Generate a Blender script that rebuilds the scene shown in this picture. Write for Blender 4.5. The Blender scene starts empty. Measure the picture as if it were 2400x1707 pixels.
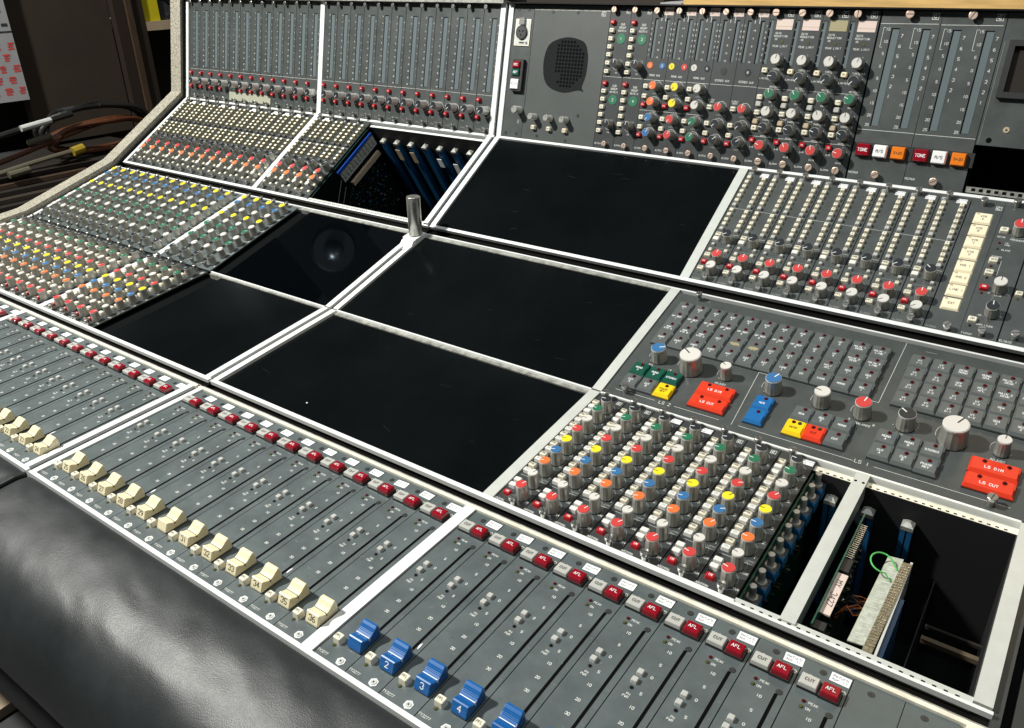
import bpy, math, random
from mathutils import Matrix, Vector
random.seed(7)
S = bpy.context.scene
COL = S.collection
R10 = math.radians(10.0)
ca, sa = math.cos(R10), math.sin(R10)
WROT = Matrix.Rotation(-R10, 4, 'X')      # measured frame -> level room
def W(x, y, z): return WROT @ Vector((x, y, z))

# ------------------------------------------------------------ camera
cam_d = bpy.data.cameras.new('camera'); cam = bpy.data.objects.new('camera', cam_d); COL.objects.link(cam)
Rm = ((0.80941242, -0.2497319, 0.53149366), (0.58107055, 0.2097419, -0.7863621), (0.08490321, 0.94532657, 0.31487955))
cm = Matrix([[*Rm[0], 0.96444], [*Rm[1], -0.40492], [*Rm[2], 0.48016], [0, 0, 0, 1]])
cam.matrix_world = WROT @ cm
cam_d.sensor_width = 36; cam_d.lens = 28.366; cam_d.clip_start = 0.01; cam_d.clip_end = 100
cam_d.dof.use_dof = False; cam_d.dof.focus_distance = 1.0; cam_d.dof.aperture_fstop = 22
S.camera = cam
# ------------------------------------------------------------ world and lamps
w = bpy.data.worlds.new('World'); S.world = w; w.use_nodes = True
w.node_tree.nodes['Background'].inputs[0].default_value = (0.50, 0.58, 0.62, 1)
w.node_tree.nodes['Background'].inputs[1].default_value = 0.085
def lamp(name, pos, tgt, size, power, col, sizey=None):
    d = bpy.data.lights.new(name, 'AREA'); d.shape = 'RECTANGLE' if sizey else 'DISK'; d.size = size
    if sizey: d.size_y = sizey
    d.energy = power; d.color = col
    o = bpy.data.objects.new(name, d); COL.objects.link(o)
    p = W(*pos); o.location = p
    o.rotation_euler = (W(*tgt) - p).to_track_quat('-Z', 'Y').to_euler()
    return o
lamp('spot_lamp', (-1.15, -1.05, 2.15), (0.2, 0.55, 0.1), 0.20, 118, (1.0, 0.985, 0.93))
lamp('ceiling_lamp', (0.9, -0.5, 2.4), (0.4, 0.4, 0.0), 1.2, 17, (0.94, 0.98, 1.0), 0.5)
lamp('left_soft_lamp', (-2.75, 1.2, 1.10), (0.2, 0.0, 0.0), 1.0, 15, (0.86, 0.95, 1.0), 0.5)  # unseen soft source at rear left, inferred from sheen on leather and faders
lamp('shelf_lamp', (0.9, 1.6, 1.8), (0.9, 1.15, 0.6), 0.3, 5, (1.0, 0.78, 0.5))
S.view_settings.view_transform = 'Standard'; S.view_settings.look = 'None'
S.view_settings.exposure = 0.22; S.view_settings.gamma = 1.0; S.view_settings.use_curve_mapping = False

# ------------------------------------------------------------ materials
MATS = {}
def mat(name, col, rough=0.5, metal=0.0, noise=0.0, nscale=40, bump=0.0, bscale=300, spec=0.5, coat=0.0, emit=None, es=1.0, speck=None, stretch=None, rvar=0.0):
    if name in MATS: return MATS[name]
    m = bpy.data.materials.new(name); m.use_nodes = True; nt = m.node_tree; N = nt.nodes; L = nt.links
    b = N['Principled BSDF']; c4 = (*col, 1)
    b.inputs['Base Color'].default_value = c4; b.inputs['Roughness'].default_value = rough
    b.inputs['Metallic'].default_value = metal; b.inputs['Specular IOR Level'].default_value = spec
    b.inputs['Coat Weight'].default_value = coat
    if emit: b.inputs['Emission Color'].default_value = (*emit, 1); b.inputs['Emission Strength'].default_value = es
    tc = N.new('ShaderNodeTexCoord'); src = tc.outputs['Object']
    if stretch:
        mp = N.new('ShaderNodeMapping'); mp.inputs['Scale'].default_value = stretch; L.new(src, mp.inputs[0]); src = mp.outputs[0]
    if noise or rvar:
        n = N.new('ShaderNodeTexNoise'); n.inputs['Scale'].default_value = nscale; n.inputs['Detail'].default_value = 8; n.inputs['Roughness'].default_value = .65
        geo = N.new('ShaderNodeNewGeometry') 
        L.new(geo.outputs['Position'] if not stretch else src, n.inputs[0])
        if noise:
            r = N.new('ShaderNodeMapRange'); r.inputs[1].default_value = .3; r.inputs[2].default_value = .7; r.inputs[3].default_value = 1 - noise; r.inputs[4].default_value = 1 + noise
            L.new(n.outputs[0], r.inputs[0])
            mx = N.new('ShaderNodeVectorMath'); mx.operation = 'SCALE'; mx.inputs[0].default_value = col
            L.new(r.outputs[0], mx.inputs['Scale']); L.new(mx.outputs[0], b.inputs['Base Color'])
        if rvar:
            r2 = N.new('ShaderNodeMapRange'); r2.inputs[1].default_value = .3; r2.inputs[2].default_value = .7; r2.inputs[3].default_value = max(.02, rough - rvar); r2.inputs[4].default_value = rough + rvar
            L.new(n.outputs[0], r2.inputs[0]); L.new(r2.outputs[0], b.inputs['Roughness'])
    if speck:
        v = N.new('ShaderNodeTexVoronoi'); v.inputs['Scale'].default_value = speck[0]; L.new(src, v.inputs[0])
        cr = N.new('ShaderNodeValToRGB'); e = cr.color_ramp.elements; cr.color_ramp.interpolation = 'CONSTANT'
        e[0].position = 0; e[0].color = (*speck[1], 1); e[1].position = speck[3]; e[1].color = (*speck[2], 1)
        x = e.new(1 - (1 - speck[3]) * .5); x.color = c4
        sp = N.new('ShaderNodeSeparateColor'); L.new(v.outputs['Color'], sp.inputs[0]); L.new(sp.outputs[0], cr.inputs[0]); L.new(cr.outputs[0], b.inputs['Base Color'])
    if bump:
        nb = N.new('ShaderNodeTexNoise'); nb.inputs['Scale'].default_value = bscale; nb.inputs['Detail'].default_value = 3; L.new(src, nb.inputs[0])
        bp = N.new('ShaderNodeBump'); bp.inputs['Strength'].default_value = bump; bp.inputs['Distance'].default_value = 0.001
        L.new(nb.outputs[0], bp.inputs['Height']); L.new(bp.outputs[0], b.inputs['Normal'])
    MATS[name] = m; return m
mat('panel_light', (.088, .108, .109), .42, 0, .16, 30, .12, 2500, rvar=.08)
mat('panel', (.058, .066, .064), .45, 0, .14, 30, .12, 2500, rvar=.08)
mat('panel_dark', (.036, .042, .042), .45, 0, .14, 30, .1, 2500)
mat('panel_black', (.03, .033, .032), .5, 0, .1, 40)
mat('speaker_grey', (.062, .070, .066), .5, 0, .1, 25)
mat('print', (.78, .79, .74), .6)
mat('print_worn', (.32, .34, .31), .6)
mat('ink', (.02, .02, .02), .5)
mat('slot', (.003, .003, .003), .8, spec=.05)
mat('void', (.004, .005, .005), .9, spec=.05)
mat('inner', (.012, .013, .013), .6)
mat('alu', (.80, .82, .80), .38, .12, .04, 60, .08, 900, rvar=.08)
mat('alu_dull', (.56, .58, .54), .45, .12, .06, 45, .1, 900)
mat('alu_dirty', (.30, .30, .27), .5, .3, .55, 90)
mat('cream_rail', (.80, .77, .64), .42, .12, .2, 50)
mat('channel', (.006, .0055, .005), .30, 0, spec=.35)
mat('joint', (.016, .024, .032), .5)
mat('blank', (.0030, .0040, .0045), .18, 0, .3, 6, .02, 1500, rvar=.02, spec=.12)
mat('blank_gloss', (.001, .0015, .002), .03, spec=.42)
mat('granite', (.50, .47, .38), .6, 0, bump=.3, bscale=900, speck=(900, (.10, .09, .07), (.30, .28, .22), .22))
mat('leather', (.019, .022, .023), .43, 0, .2, 12, rvar=.06)
mat('knob_body', (.43, .42, .375), .30, .5, .1, 60)
mat('knob_light', (.62, .61, .57), .28, .35)
mat('knob_rim', (.66, .65, .61), .35, .2)
mat('skirt', (.02, .022, .022), .4)
mat('chrome', (.50, .49, .46), .30, .9)
mat('brass', (.80, .60, .48), .35, .7)
mat('steel', (.46, .46, .43), .34, .75, rvar=.05, nscale=25)
mat('cream', (.78, .73, .58), .38, coat=.2)
mat('cream_fader', (.79, .70, .45), .36, coat=.2)
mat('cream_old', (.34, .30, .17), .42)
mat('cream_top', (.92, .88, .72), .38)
mat('white_key', (.72, .71, .66), .4)
mat('grey_key', (.46, .46, .43), .38)
mat('silver_key', (.52, .52, .48), .32, .15)
mat('dark_key', (.12, .12, .12), .4)
mat('slate_key', (.100, .112, .110), .42, 0, .08, 60)
mat('lit_cream', (.82, .73, .52), .35, emit=(1, .85, .55), es=.04)
mat('red_key', (.45, .012, .018), .3, coat=.3)
mat('afl_red', (.26, .003, .012), .22, coat=.4)
mat('ls_red', (.72, .045, .015), .32, coat=.2)
mat('green_key', (.006, .075, .05), .35)
mat('yellow_key', (.85, .58, .01), .35)
mat('blue_key', (.012, .13, .36), .35)
mat('orange_key', (.80, .20, .01), .35)
mat('blue_fader', (.008, .105, .33), .30, coat=.3)
mat('cap_red', (.55, .045, .04), .5); mat('cap_orange', (.80, .16, .035), .5)
mat('cap_blue', (.03, .14, .32), .5); mat('cap_yellow', (.80, .67, .02), .5)
mat('cap_green', (.015, .15, .075), .45); mat('cap_white', (.62, .60, .55), .45)
mat('cap_black', (.018, .022, .026), .4); mat('cap_dull', (.30, .30, .27), .45)
mat('led_red', (.10, .003, .004), .12, coat=.5); mat('led_olive', (.10, .10, .02), .2)
mat('led_dark', (.015, .01, .01), .15); mat('led_green', (.02, .08, .03), .2)
mat('window', (.12, .15, .158), .35)
mat('label_white', (.86, .86, .86), .6)
mat('label_pink', (.68, .55, .48), .6)
mat('label_tan', (.45, .36, .24), .6)
mat('tape', (.36, .37, .28), .6)
mat('pcb', (.015, .075, .048), .35, 0, .5, 120); mat('pcb_white', (.42, .44, .36), .5, 0, .3, 180)
mat('solder', (.30, .26, .17), .4, .5, .5, 300)
mat('guide_blue', (.010, .085, .20), .45); mat('slider_blue', (.01, .06, .35), .35)
mat('rail_brown', (.12, .09, .055), .5)
mat('wood_pale', (.72, .46, .17), .5, 0, .22, 9, stretch=(1.5, 14, 14))
mat('foam', (.0035, .005, .006), .95, 0, .5, 200, .9, 600)
mat('foam_brown', (.016, .012, .008), .9)
mat('wire_green', (.10, .55, .12), .4); mat('wire_orange', (.40, .10, .02), .5)

# ------------------------------------------------------------ stroke font
F = {'A': '00 26 40;12 32', 'B': '00 06 36 45 44 33 03;33 42 41 30 00', 'C': '45 36 16 05 01 10 30 41', 'D': '00 06 26 44 42 20 00', 'E': '40 00 06 46;03 33', 'F': '00 06 46;03 33',
     'G': '45 36 16 05 01 10 30 41 43 23', 'H': '00 06;40 46;03 43', 'I': '20 26', 'J': '01 10 30 41 46', 'K': '00 06;46 03 40', 'L': '06 00 40', 'M': '00 06 23 46 40', 'N': '00 06 40 46',
     'O': '10 01 05 16 36 45 41 30 10', 'P': '00 06 36 45 44 33 03', 'Q': '10 01 05 16 36 45 41 30 10;22 40', 'R': '00 06 36 45 44 33 03;23 40', 'S': '01 10 30 41 42 33 13 04 05 16 36 45',
     'T': '20 26;06 46', 'U': '06 01 10 30 41 46', 'V': '06 20 46', 'W': '06 10 23 30 46', 'X': '00 46;06 40', 'Y': '06 23 46;23 20', 'Z': '06 46 00 40',
     '0': '10 01 05 16 36 45 41 30 10', '1': '20 26', '2': '05 16 36 45 44 00 40', '3': '05 16 36 45 44 33 42 41 30 10 01', '4': '30 36 02 42', '5': '46 06 03 33 42 41 30 00',
     '6': '36 04 01 10 30 41 42 33 03', '7': '06 46 10', '8': '13 04 05 16 36 45 44 33 13 02 01 10 30 41 42 33', '9': '10 42 45 36 16 05 04 13 43', '-': '13 33', '/': '00 46', '+': '21 25;03 43', '.': '20 21', '<': '45 03 41', ' ': '',
     'a': '34 14 03 01 10 30;34 30', 'b': '06 00 30 41 43 34 04', 'e': '02 42 43 34 14 03 01 10 40', 'f': '20 25 36 46;04 34', 'p': '0/ 04 34 43 41 30 00', 'r': '00 04;02 24 44', 'u': '04 01 10 30 41;44 40', 'o': '10 01 03 14 34 43 41 30 10'}

# ------------------------------------------------------------ mesh builder
class MB:
    def __init__(s): s.v = []; s.f = []; s.m = []; s.mats = []
    def mi(s, m):
        if m not in s.mats: s.mats.append(m)
        return s.mats.index(m)
    def face(s, pts, m):
        n = len(s.v); s.v += [tuple(p) for p in pts]; s.f.append(tuple(range(n, n + len(pts)))); s.m.append(s.mi(m))
    def quadz(s, x0, x1, y0, y1, z, m): s.face([(x0, y0, z), (x1, y0, z), (x1, y1, z), (x0, y1, z)], m)
    def rings(s, rings, m, cap0=True, cap1=True, close=True):
        n = len(s.v); k = len(rings[0]); mi = s.mi(m)
        for r in rings: s.v += [tuple(p) for p in r]
        for i in range(len(rings) - 1):
            for j in range(k if close else k - 1):
                a = n + i * k + j; b = n + i * k + (j + 1) % k
                s.f.append((a, b, b + k, a + k)); s.m.append(mi)
        if cap0: s.f.append(tuple(n + j for j in reversed(range(k)))); s.m.append(mi)
        if cap1: s.f.append(tuple(n + (len(rings) - 1) * k + j for j in range(k))); s.m.append(mi)
    def box(s, x0, x1, y0, y1, z0, z1, m):
        s.rings([[(x0, y0, z), (x1, y0, z), (x1, y1, z), (x0, y1, z)] for z in (z0, z1)], m)
    def key(s, x, y, wx, wy, z0, z1, m, tap=.12, bev=.0006, top=None, rnd=.25):
        def rc(hx, hy, z, k=rnd):
            c = min(hx, hy) * k
            return [(x - hx + c, y - hy, z), (x + hx - c, y - hy, z), (x + hx, y - hy + c, z), (x + hx, y + hy - c, z), (x + hx - c, y + hy, z), (x - hx + c, y + hy, z), (x - hx, y + hy - c, z), (x - hx, y - hy + c, z)]
        hx, hy = wx / 2, wy / 2; t = min(hx, hy) * tap
        s.rings([rc(hx, hy, z0), rc(hx - t, hy - t, z1 - bev), rc(hx - t - bev, hy - t - bev, z1)], m, cap0=False)
        if top: s.mi(top); s.m[-1] = s.mats.index(top)
    def cyl(s, x, y, z0, z1, r0, r1, m, n=16, cap0=False, cap1=True, flute=0):
        def ring(r, z): return [(x + r * (1 - flute * (j % 2)) * math.cos(2 * math.pi * j / n), y + r * (1 - flute * (j % 2)) * math.sin(2 * math.pi * j / n), z) for j in range(n)]
        s.rings([ring(r0, z0), ring(r1, z1)], m, cap0, cap1)
    def disc(s, x, y, z, r, m, n=16): s.face([(x + r * math.cos(2 * math.pi * j / n), y + r * math.sin(2 * math.pi * j / n), z) for j in range(n)], m)
    def stroke(s, pts, wd, z, m):
        for (x0, y0), (x1, y1) in zip(pts, pts[1:]):
            dx, dy = x1 - x0, y1 - y0; l = math.hypot(dx, dy) or 1; dx, dy = dx / l * wd / 2, dy / l * wd / 2
            x0_, y0_, x1_, y1_ = x0 - dx * .8, y0 - dy * .8, x1 + dx * .8, y1 + dy * .8
            s.face([(x0_ + dy, y0_ - dx, z), (x1_ + dy, y1_ - dx, z), (x1_ - dy, y1_ + dx, z), (x0_ - dy, y0_ + dx, z)], m)
            z += 2e-6
    def arc(s, x, y, r, a0, a1, wd, z, m, n=14):
        s.stroke([(x + r * math.cos(math.radians(a0 + (a1 - a0) * i / n)), y + r * math.sin(math.radians(a0 + (a1 - a0) * i / n))) for i in range(n + 1)], wd, z, m)
    def text(s, t, x, y, h, z, m, wd=.16, al='c', f=None, asp=.62):
        "t is drawn centred on (x, y) with height h on the plane z; f maps local points for slanted faces"
        cw = h * asp; adv = cw * 1.42; lens = len(t); tot = adv * lens - (adv - cw)
        x0 = x - (tot / 2 if al == 'c' else 0)
        for i, ch in enumerate(t):
            if ch == 'I' or ch == '1': pass
            for path in F.get(ch, '').split(';'):
                if not path: continue
                pts = [(x0 + i * adv + int(p[0]) / 4 * cw, y - h / 2 + (ord(p[1]) - 48) / 6 * h) for p in path.split()]
                if f: 
                    n0 = len(s.v); s.stroke(pts, h * wd, 0, m)
                    for q in range(n0, len(s.v)): s.v[q] = f(*s.v[q])
                else: s.stroke(pts, h * wd, z, m)
    def prism(s, prof, x0, x1, m, flip=False):
        "closed profile of (y,z) points pushed along x"
        s.rings([[(x, y, z) for (y, z) in prof] for x in (x0, x1)], m)
    def tube(s, pts, r, m, n=8):
        rs = []
        for i, p in enumerate(pts):
            p = Vector(p); t = (Vector(pts[min(i + 1, len(pts) - 1)]) - Vector(pts[max(i - 1, 0)])).normalized()
            u = t.orthogonal().normalized() if i == 0 else (rs_u - t * rs_u.dot(t)).normalized()
            rs_u = u; v = t.cross(u)
            rs.append([p + (u * math.cos(2 * math.pi * j / n) + v * math.sin(2 * math.pi * j / n)) * r for j in range(n)])
        s.rings(rs, m)
    def mesh(s, name, smooth=False):
        me = bpy.data.meshes.new(name); me.from_pydata(s.v, [], s.f)
        for m in s.mats: me.materials.append(MATS[m])
        me.polygons.foreach_set('material_index', s.m)
        if smooth: me.polygons.foreach_set('use_smooth', [True] * len(s.f))
        me.update(); return me

def tag(o, label, cat, group=None, kind=None):
    if label: o['label'] = label
    if cat: o['category'] = cat
    if group: o['group'] = group
    if kind: o['kind'] = kind
    return o
def obj(name, me, parent=None, loc=None, rz=0.0):
    if isinstance(me, MB): me = me.mesh(name)
    o = bpy.data.objects.new(name, me); COL.objects.link(o)
    if parent: o.parent = parent
    if loc: o.location = loc
    if rz: o.rotation_euler = (0, 0, rz)
    return o
CACHE = {}
def cached(key, fn):
    if key not in CACHE:
        r = fn(); CACHE[key] = r.mesh(str(key[0])) if isinstance(r, MB) else r
    return CACHE[key]
def thing(name, k, x, b, label, cat, group=None, c=0.0):
    o = bpy.data.objects.new(name, None); COL.objects.link(o); o.empty_display_size = .01
    o.matrix_world = PM[k] @ Matrix.Translation((x, b, c))
    INFO[o.name] = (k, x, b)
    return tag(o, label, cat, group)
INFO = {}
CAMP = {1: (.9644, -.2951, .5545), 2: (.9644, -.5056, .5966), 3: (.9644, -.6311, .7177), 4: (.9644, -.6795, .9189), 5: (.9644, .0187, 1.3008)}   # eye seen from each panel, used once to turn measured cap tops into knob feet
ORD = 'first second third fourth fifth sixth seventh eighth ninth tenth eleventh twelfth'.split()

# ------------------------------------------------------------ console section (measured)
SY = [0, .23292, .25130, .48204, .69358, .71306, .89377, .90432]
SZ = [0, .05, .05477, .12429, .23121, .24308, .40322, .63865]
SEG = {1: (0, 1), 12: (1, 2), 2: (2, 3), 3: (3, 4), 45: (4, 5), 4: (5, 6), 5: (6, 7)}
PM = {}; PL = {}
for k, (i, j) in SEG.items():
    dy, dz = SY[j] - SY[i], SZ[j] - SZ[i]; l = math.hypot(dy, dz); dy /= l; dz /= l; PL[k] = l
    PM[k] = WROT @ Matrix([[1, 0, 0, 0], [0, dy, -dz, SY[i]], [0, dz, dy, SZ[i]], [0, 0, 0, 1]])

# ------------------------------------------------------------ shared small parts
def knob_mesh(r, h, body='knob_body'):
    def f():
        m = MB(); m.cyl(0, 0, 0, .0012, r * 1.13, r * 1.13, 'skirt', 20)
        m.cyl(0, 0, .0012, h * .90, r * 1.10, r * .95, body, 28, cap1=False, flute=.035)
        m.cyl(0, 0, h * .90, h - .0003, r * .98, r * .97, 'knob_rim', 20)
        m.box(r * .90, r * 1.06, -.0004, .0004, .0012, h * .9, 'print')
        return m
    return cached(('knob', r, h, body), f)
def cap_mesh(r, h, col):
    def f():
        m = MB(); m.cyl(0, 0, 0, .0007, r * .93, r * .90, 'cap_' + col, 20)
        m.box(r * .15, r * .93, -.00042 * r / .0073, .00042 * r / .0073, .0007, .0009, 'ink' if col in ('white', 'yellow', 'dull') else 'label_white')
        return m
    return cached(('knob_cap', r, h, col), f)
def knob(par, x, b, col, ang=90, r=.0073, h=.0145, body='knob_body', rim=True):
    k, px, pb = INFO[par.name]; cx, cb, ch = CAMP[k]; far = px < -.05 and k in (2, 3)
    nh = round(h * (1.22 if px < -.05 else 1.36 if k == 2 else 1.34 if k == 3 else 1.22), 4); dh = nh - h
    b += (cb - pb - b) / (ch - h) * dh
    if not far: x += (cx - px - x) / (ch - h) * dh
    h = nh
    o = obj('knob', knob_mesh(r, h, body), par, (x, b, 0), math.radians(ang))
    obj('knob_cap', cap_mesh(r, h, col), o, (0, 0, h - .0003))
    return o
def key_mesh(wx, wy, h, col, txt, tcol, th):
    def f():
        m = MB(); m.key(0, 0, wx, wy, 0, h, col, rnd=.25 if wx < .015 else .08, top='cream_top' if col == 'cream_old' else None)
        lines = txt.split('|') if txt else []
        for i, t in enumerate(lines):
            m.text(t, 0, ((len(lines) - 1) / 2 - i) * th * 1.5, th, h + .00012, tcol, wd=.17)
        return m
    return cached(('key', wx, wy, h, col, txt, tcol, th), f)
def key(par, x, b, wx, wy, h, col, txt='', tcol='ink', th=.0022, name='push_button'):
    return obj(name, key_mesh(wx, wy, h, col, txt, tcol, th), par, (x, b, 0))
def led(par, x, b, col='led_red', r=.0015):
    def f():
        m = MB(); m.cyl(0, 0, 0, .0006, r * 1.2, r * 1.2, 'skirt', 10); m.cyl(0, 0, .0006, .0014, r, r * .5, col, 10); return m
    return obj('led', cached(('led', col, r), f), par, (x, b, 0))
def thumbscrew(par, x, b, col='chrome', h=.0115, r=.0046, ang=30):
    def f():
        m = MB(); m.cyl(0, 0, 0, h * .55, r * .72, r * .72, col, 14); m.cyl(0, 0, h * .55, h * .7, r * .5, r * .5, 'skirt', 12, cap1=False)
        m.cyl(0, 0, h * .7, h * .97, r, r, col, 18, cap0=True); m.cyl(0, 0, h * .97, h, r, r * .9, col, 18)
        m.box(-r * .9, r * .9, -r * .09, r * .09, h, h + .0001, 'ink'); return m
    return obj('thumbscrew', cached(('thumbscrew', col, h, r), f), par, (x, b, 0), math.radians(ang))
def flat_screw(par, x, b, kind='dark', ang=0):
    def f():
        m = MB(); r = .0028
        if kind == 'washer':
            m.cyl(0, 0, 0, .0006, .0047, .0045, 'alu', 6); m.cyl(0, 0, .0006, .0012, r * 1.1, r * 1.0, 'alu_dull', 14)
        elif kind == 'dark': m.cyl(0, 0, 0, .0003, r * 1.1, r * 1.05, 'skirt', 14); m.disc(0, 0, .00035, r * .75, 'panel_dark', 12)
        else: m.cyl(0, 0, 0, .0006, r * .75, r * .6, 'cream_rail', 12)
        z = .0013 if kind == 'washer' else .0007 if kind == 'brass' else .0005
        m.box(-r * .5, r * .5, -.0003, .0003, z - .0001, z, 'ink'); m.box(-.0003, .0003, -r * .5, r * .5, z - .0001, z + .00002, 'ink'); return m
    return obj('screw', cached(('screw', kind), f), par, (x, b, 0), math.radians(ang))
def sticker(par, x, b, wx=.0160, wy=.0098, col='label_white', lines=('Refurb', 'Apr 11'), th=.0024, rz=0.0):
    def f():
        m = MB(); m.box(-wx / 2, wx / 2, -wy / 2, wy / 2, 0, .00018, col)
        for i, t in enumerate(lines): m.text(t, 0, ((len(lines) - 1) / 2 - i) * th * 1.55, th, .00025, 'ink', wd=.13)
        return m
    return obj('sticker', cached(('sticker', wx, wy, col, lines), f), par, (x, b, .0001), rz)
def logo(m, x, y, s, full=False):
    h = s / 2; m.stroke([(x - h, y - h), (x + h, y - h), (x + h, y + h), (x - h, y + h), (x - h, y - h)], s * .08, .00012, 'print')
    m.arc(x, y, s * .28, 50, 310, s * .12, .00012, 'print', 8)
    if full: m.stroke([(x + s * .05, y + s * .28), (x + s * .05, y - s * .1)], s * .08, .00012, 'print')

# ============================================================ CONSOLE FRAME
con = bpy.data.objects.new('mixing_console', None); COL.objects.link(con); con.location = W(0, .45, -.25)
bpy.context.view_layer.update()
tag(con, 'long grey mixing desk with white metal rails, speckled end cheek and black leather armrest', 'mixing desk')
def cpart(name, k, mb):
    o = obj(name, mb); o.parent = con; o.matrix_parent_inverse = con.matrix_world.inverted(); o.matrix_world = PM[k] if k else WROT.copy(); return o
XL, XR = -1.0, 1.002
D0 = (-.5060, -.4921); D1 = (.4950, .5090); DF = (.4922, .5058)
RB = (.9870, 1.0010)
# rails along the desk
def rail(name, k, b0, b1, c0, c1, m, x0=XL, x1=XR, holes=None):
    mb = MB(); mb.box(x0, x1, b0, b1, c0, c1, m)
    if holes:
        p, bb, hw, hh = holes; x = x0 + p
        while x < x1 - p: mb.box(x - hw, x + hw, bb - hh, bb + hh, c1 - .0002, c1 + .00015, 'slot'); x += p
    return cpart(name, k, mb)
for (xa, xb) in ((XL, -.0010), (.0045, XR)):
    rail('front_edge_rail', 1, -.0046, .0002, -.030, .0012, 'alu', xa, xb)
    rail('fader_back_rail', 1, .2345, .2392, -.02, .0025, 'cream_rail', xa, xb)
    rail('channel_lip', 12, .0035, .0052, -.012, -.0005, 'alu_dirty', xa, xb)
    rail('lower_panel_rail', 2, -.0022, .0012, -.0040, .0020, 'alu', xa, xb)
    rail('lower_panel_rail', 2, .0013, .0040, -.0040, .0018, 'alu', xa, xb if xb < 0 else .789)
    rail('upper_panel_rail', 3, .2345, .2372, -.02, .0020, 'alu', xa, xb)
    rail('desk_rail', 4, -.0030, .0000, -.0045, .0020, 'alu', xa, xb)
    rail('desk_rail', 4, .0001, .0030, -.0045, .0018, 'alu', xa if xa > -.5 else XL, xb if xb > 0 else -.329)
    rail('bridge_foot_rail', 4, .2362, .2414, -.02, .0018, 'alu', xa, xb)
# recessed mounting strips with rows of holes, seen where modules are missing
rail('mounting_strip', 2, .0013, .0085, -.012, .0002, 'alu_dull', .789, .987, (.0085, .0034, .0016, .0009))
rail('mounting_strip', 2, .2240, .2330, -.02, -.0035, 'cream_rail', .789, .987, (.0075, .2262, .0016, .0009))
rail('mounting_strip', 4, .2262, .2310, -.02, -.0035, 'alu', -.328, -.0145)
rail('mounting_strip', 4, .0001, .0072, -.012, .0002, 'alu_dull', -.328, -.0145, (.0060, .0026, .0017, .0007))
rail('mounting_strip', 5, .0030, .0110, -.02, -.0035, 'alu_dirty', .8175, .985, (.0095, .0075, .0025, .0020))
rail('crossbar', 2, .2375, .2404, -.02, .0020, 'alu', -.3190, -.0145)
rail('crossbar', 2, .2340, .2375, -.02, -.0005, 'alu_dirty', -.3190, -.0145)
rail('crossbar', 2, .2376, .2406, -.02, .0020, 'alu', .0145, .4950)
rail('crossbar', 2, .2310, .2376, -.02, -.0012, 'alu_dirty', .0145, .4950)
rail('crossbar', 2, .2376, .2406, -.02, .0016, 'alu', .5090, .987)
rail('crossbar', 3, .2290, .2345, -.02, -.0012, 'alu_dirty', .0145, .4950)
rail('crossbar', 3, .2300, .2345, -.02, -.0012, 'alu_dirty', -.3190, -.0145)
# black channels between the panels
for k in (12, 45):
    mb = MB(); l = PL[k]; mb.box(XL, XR, -.004, l + .004, -.022, -.010, 'channel'); mb.tube([(XL, l * .42, -.0095), (XR, l * .42, -.0095)], .0022, 'channel'); cpart('channel', k, mb)
# dividers
def divider(k, x0, x1, b0, b1, m='alu', c=.0022, name='divider'):
    mb = MB(); mb.box(x0, x1, b0, b1, -.02, c, m); return cpart(name, k, mb)
for k, b0, b1 in ((1, .0002, .2345), (2, .0040, .2376), (3, .0002, .2345), (4, .0030, .2362), (5, .0, .2357)):
    mm = 'alu_dull' if k in (2, 3) else 'alu'
    dB = DF if k == 1 else D1
    if k != 5: divider(k, *dB, b0, b1, 'alu_dull' if k > 1 else 'alu')
    divider(k, *((-.5012, -.4870) if k in (2, 3) else (D0[0] + .001, D0[1])), b0, b1)
    divider(k, -.0145, -.0042 if k != 5 else -.0035, b0, b1); divider(k, .0042 + (.002 if k == 1 else 0), .0150 if k == 1 else .0145, b0, b1)
    divider(k, -.0042, .0062, b0, b1, 'joint', -.002, 'joint_strip')
    divider(k, XL, XL + .010, b0, b1)
    if k in (1, 2): divider(k, RB[0], RB[1], b0, b1, 'alu_dull' if k == 2 else 'cream_rail')
divider(2, .8310, .8450, .0040, .2376, 'alu_dull')
for x in (.834, .842):
    mb = MB(); mb.disc(x, .222, .0023, .0016, 'slot', 12); cpart('bolt_hole', 2, mb)
# joint bands where the two frames meet in the channels
for k in (12, 45):
    mb = MB(); mb.box(-.0145, -.0042, .0, PL[k], -.009, -.0085, 'channel'); mb.box(-.0030, .0045, -.004, PL[k] + .004, -.0095, -.003, 'slot'); cpart('joint_strip', k, mb)
# dark chassis behind the modules (open where modules are missing)
def chassis(k, spans, b0=0.0, b1=None, c=-.010):
    mb = MB(); b1 = b1 or PL[k]
    for (x0, x1) in spans: mb.box(x0, x1, b0, b1, c - .002, c, 'void')
    cpart('chassis', k, mb)
chassis(1, [(XL, XR)]); chassis(2, [(XL, .787)]); chassis(3, [(XL, XR)]); chassis(4, [(XL, -.330), (.0, XR)]); chassis(5, [(XL, .8165)])
chassis(5, [(.8165, XR)], .0680)
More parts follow.
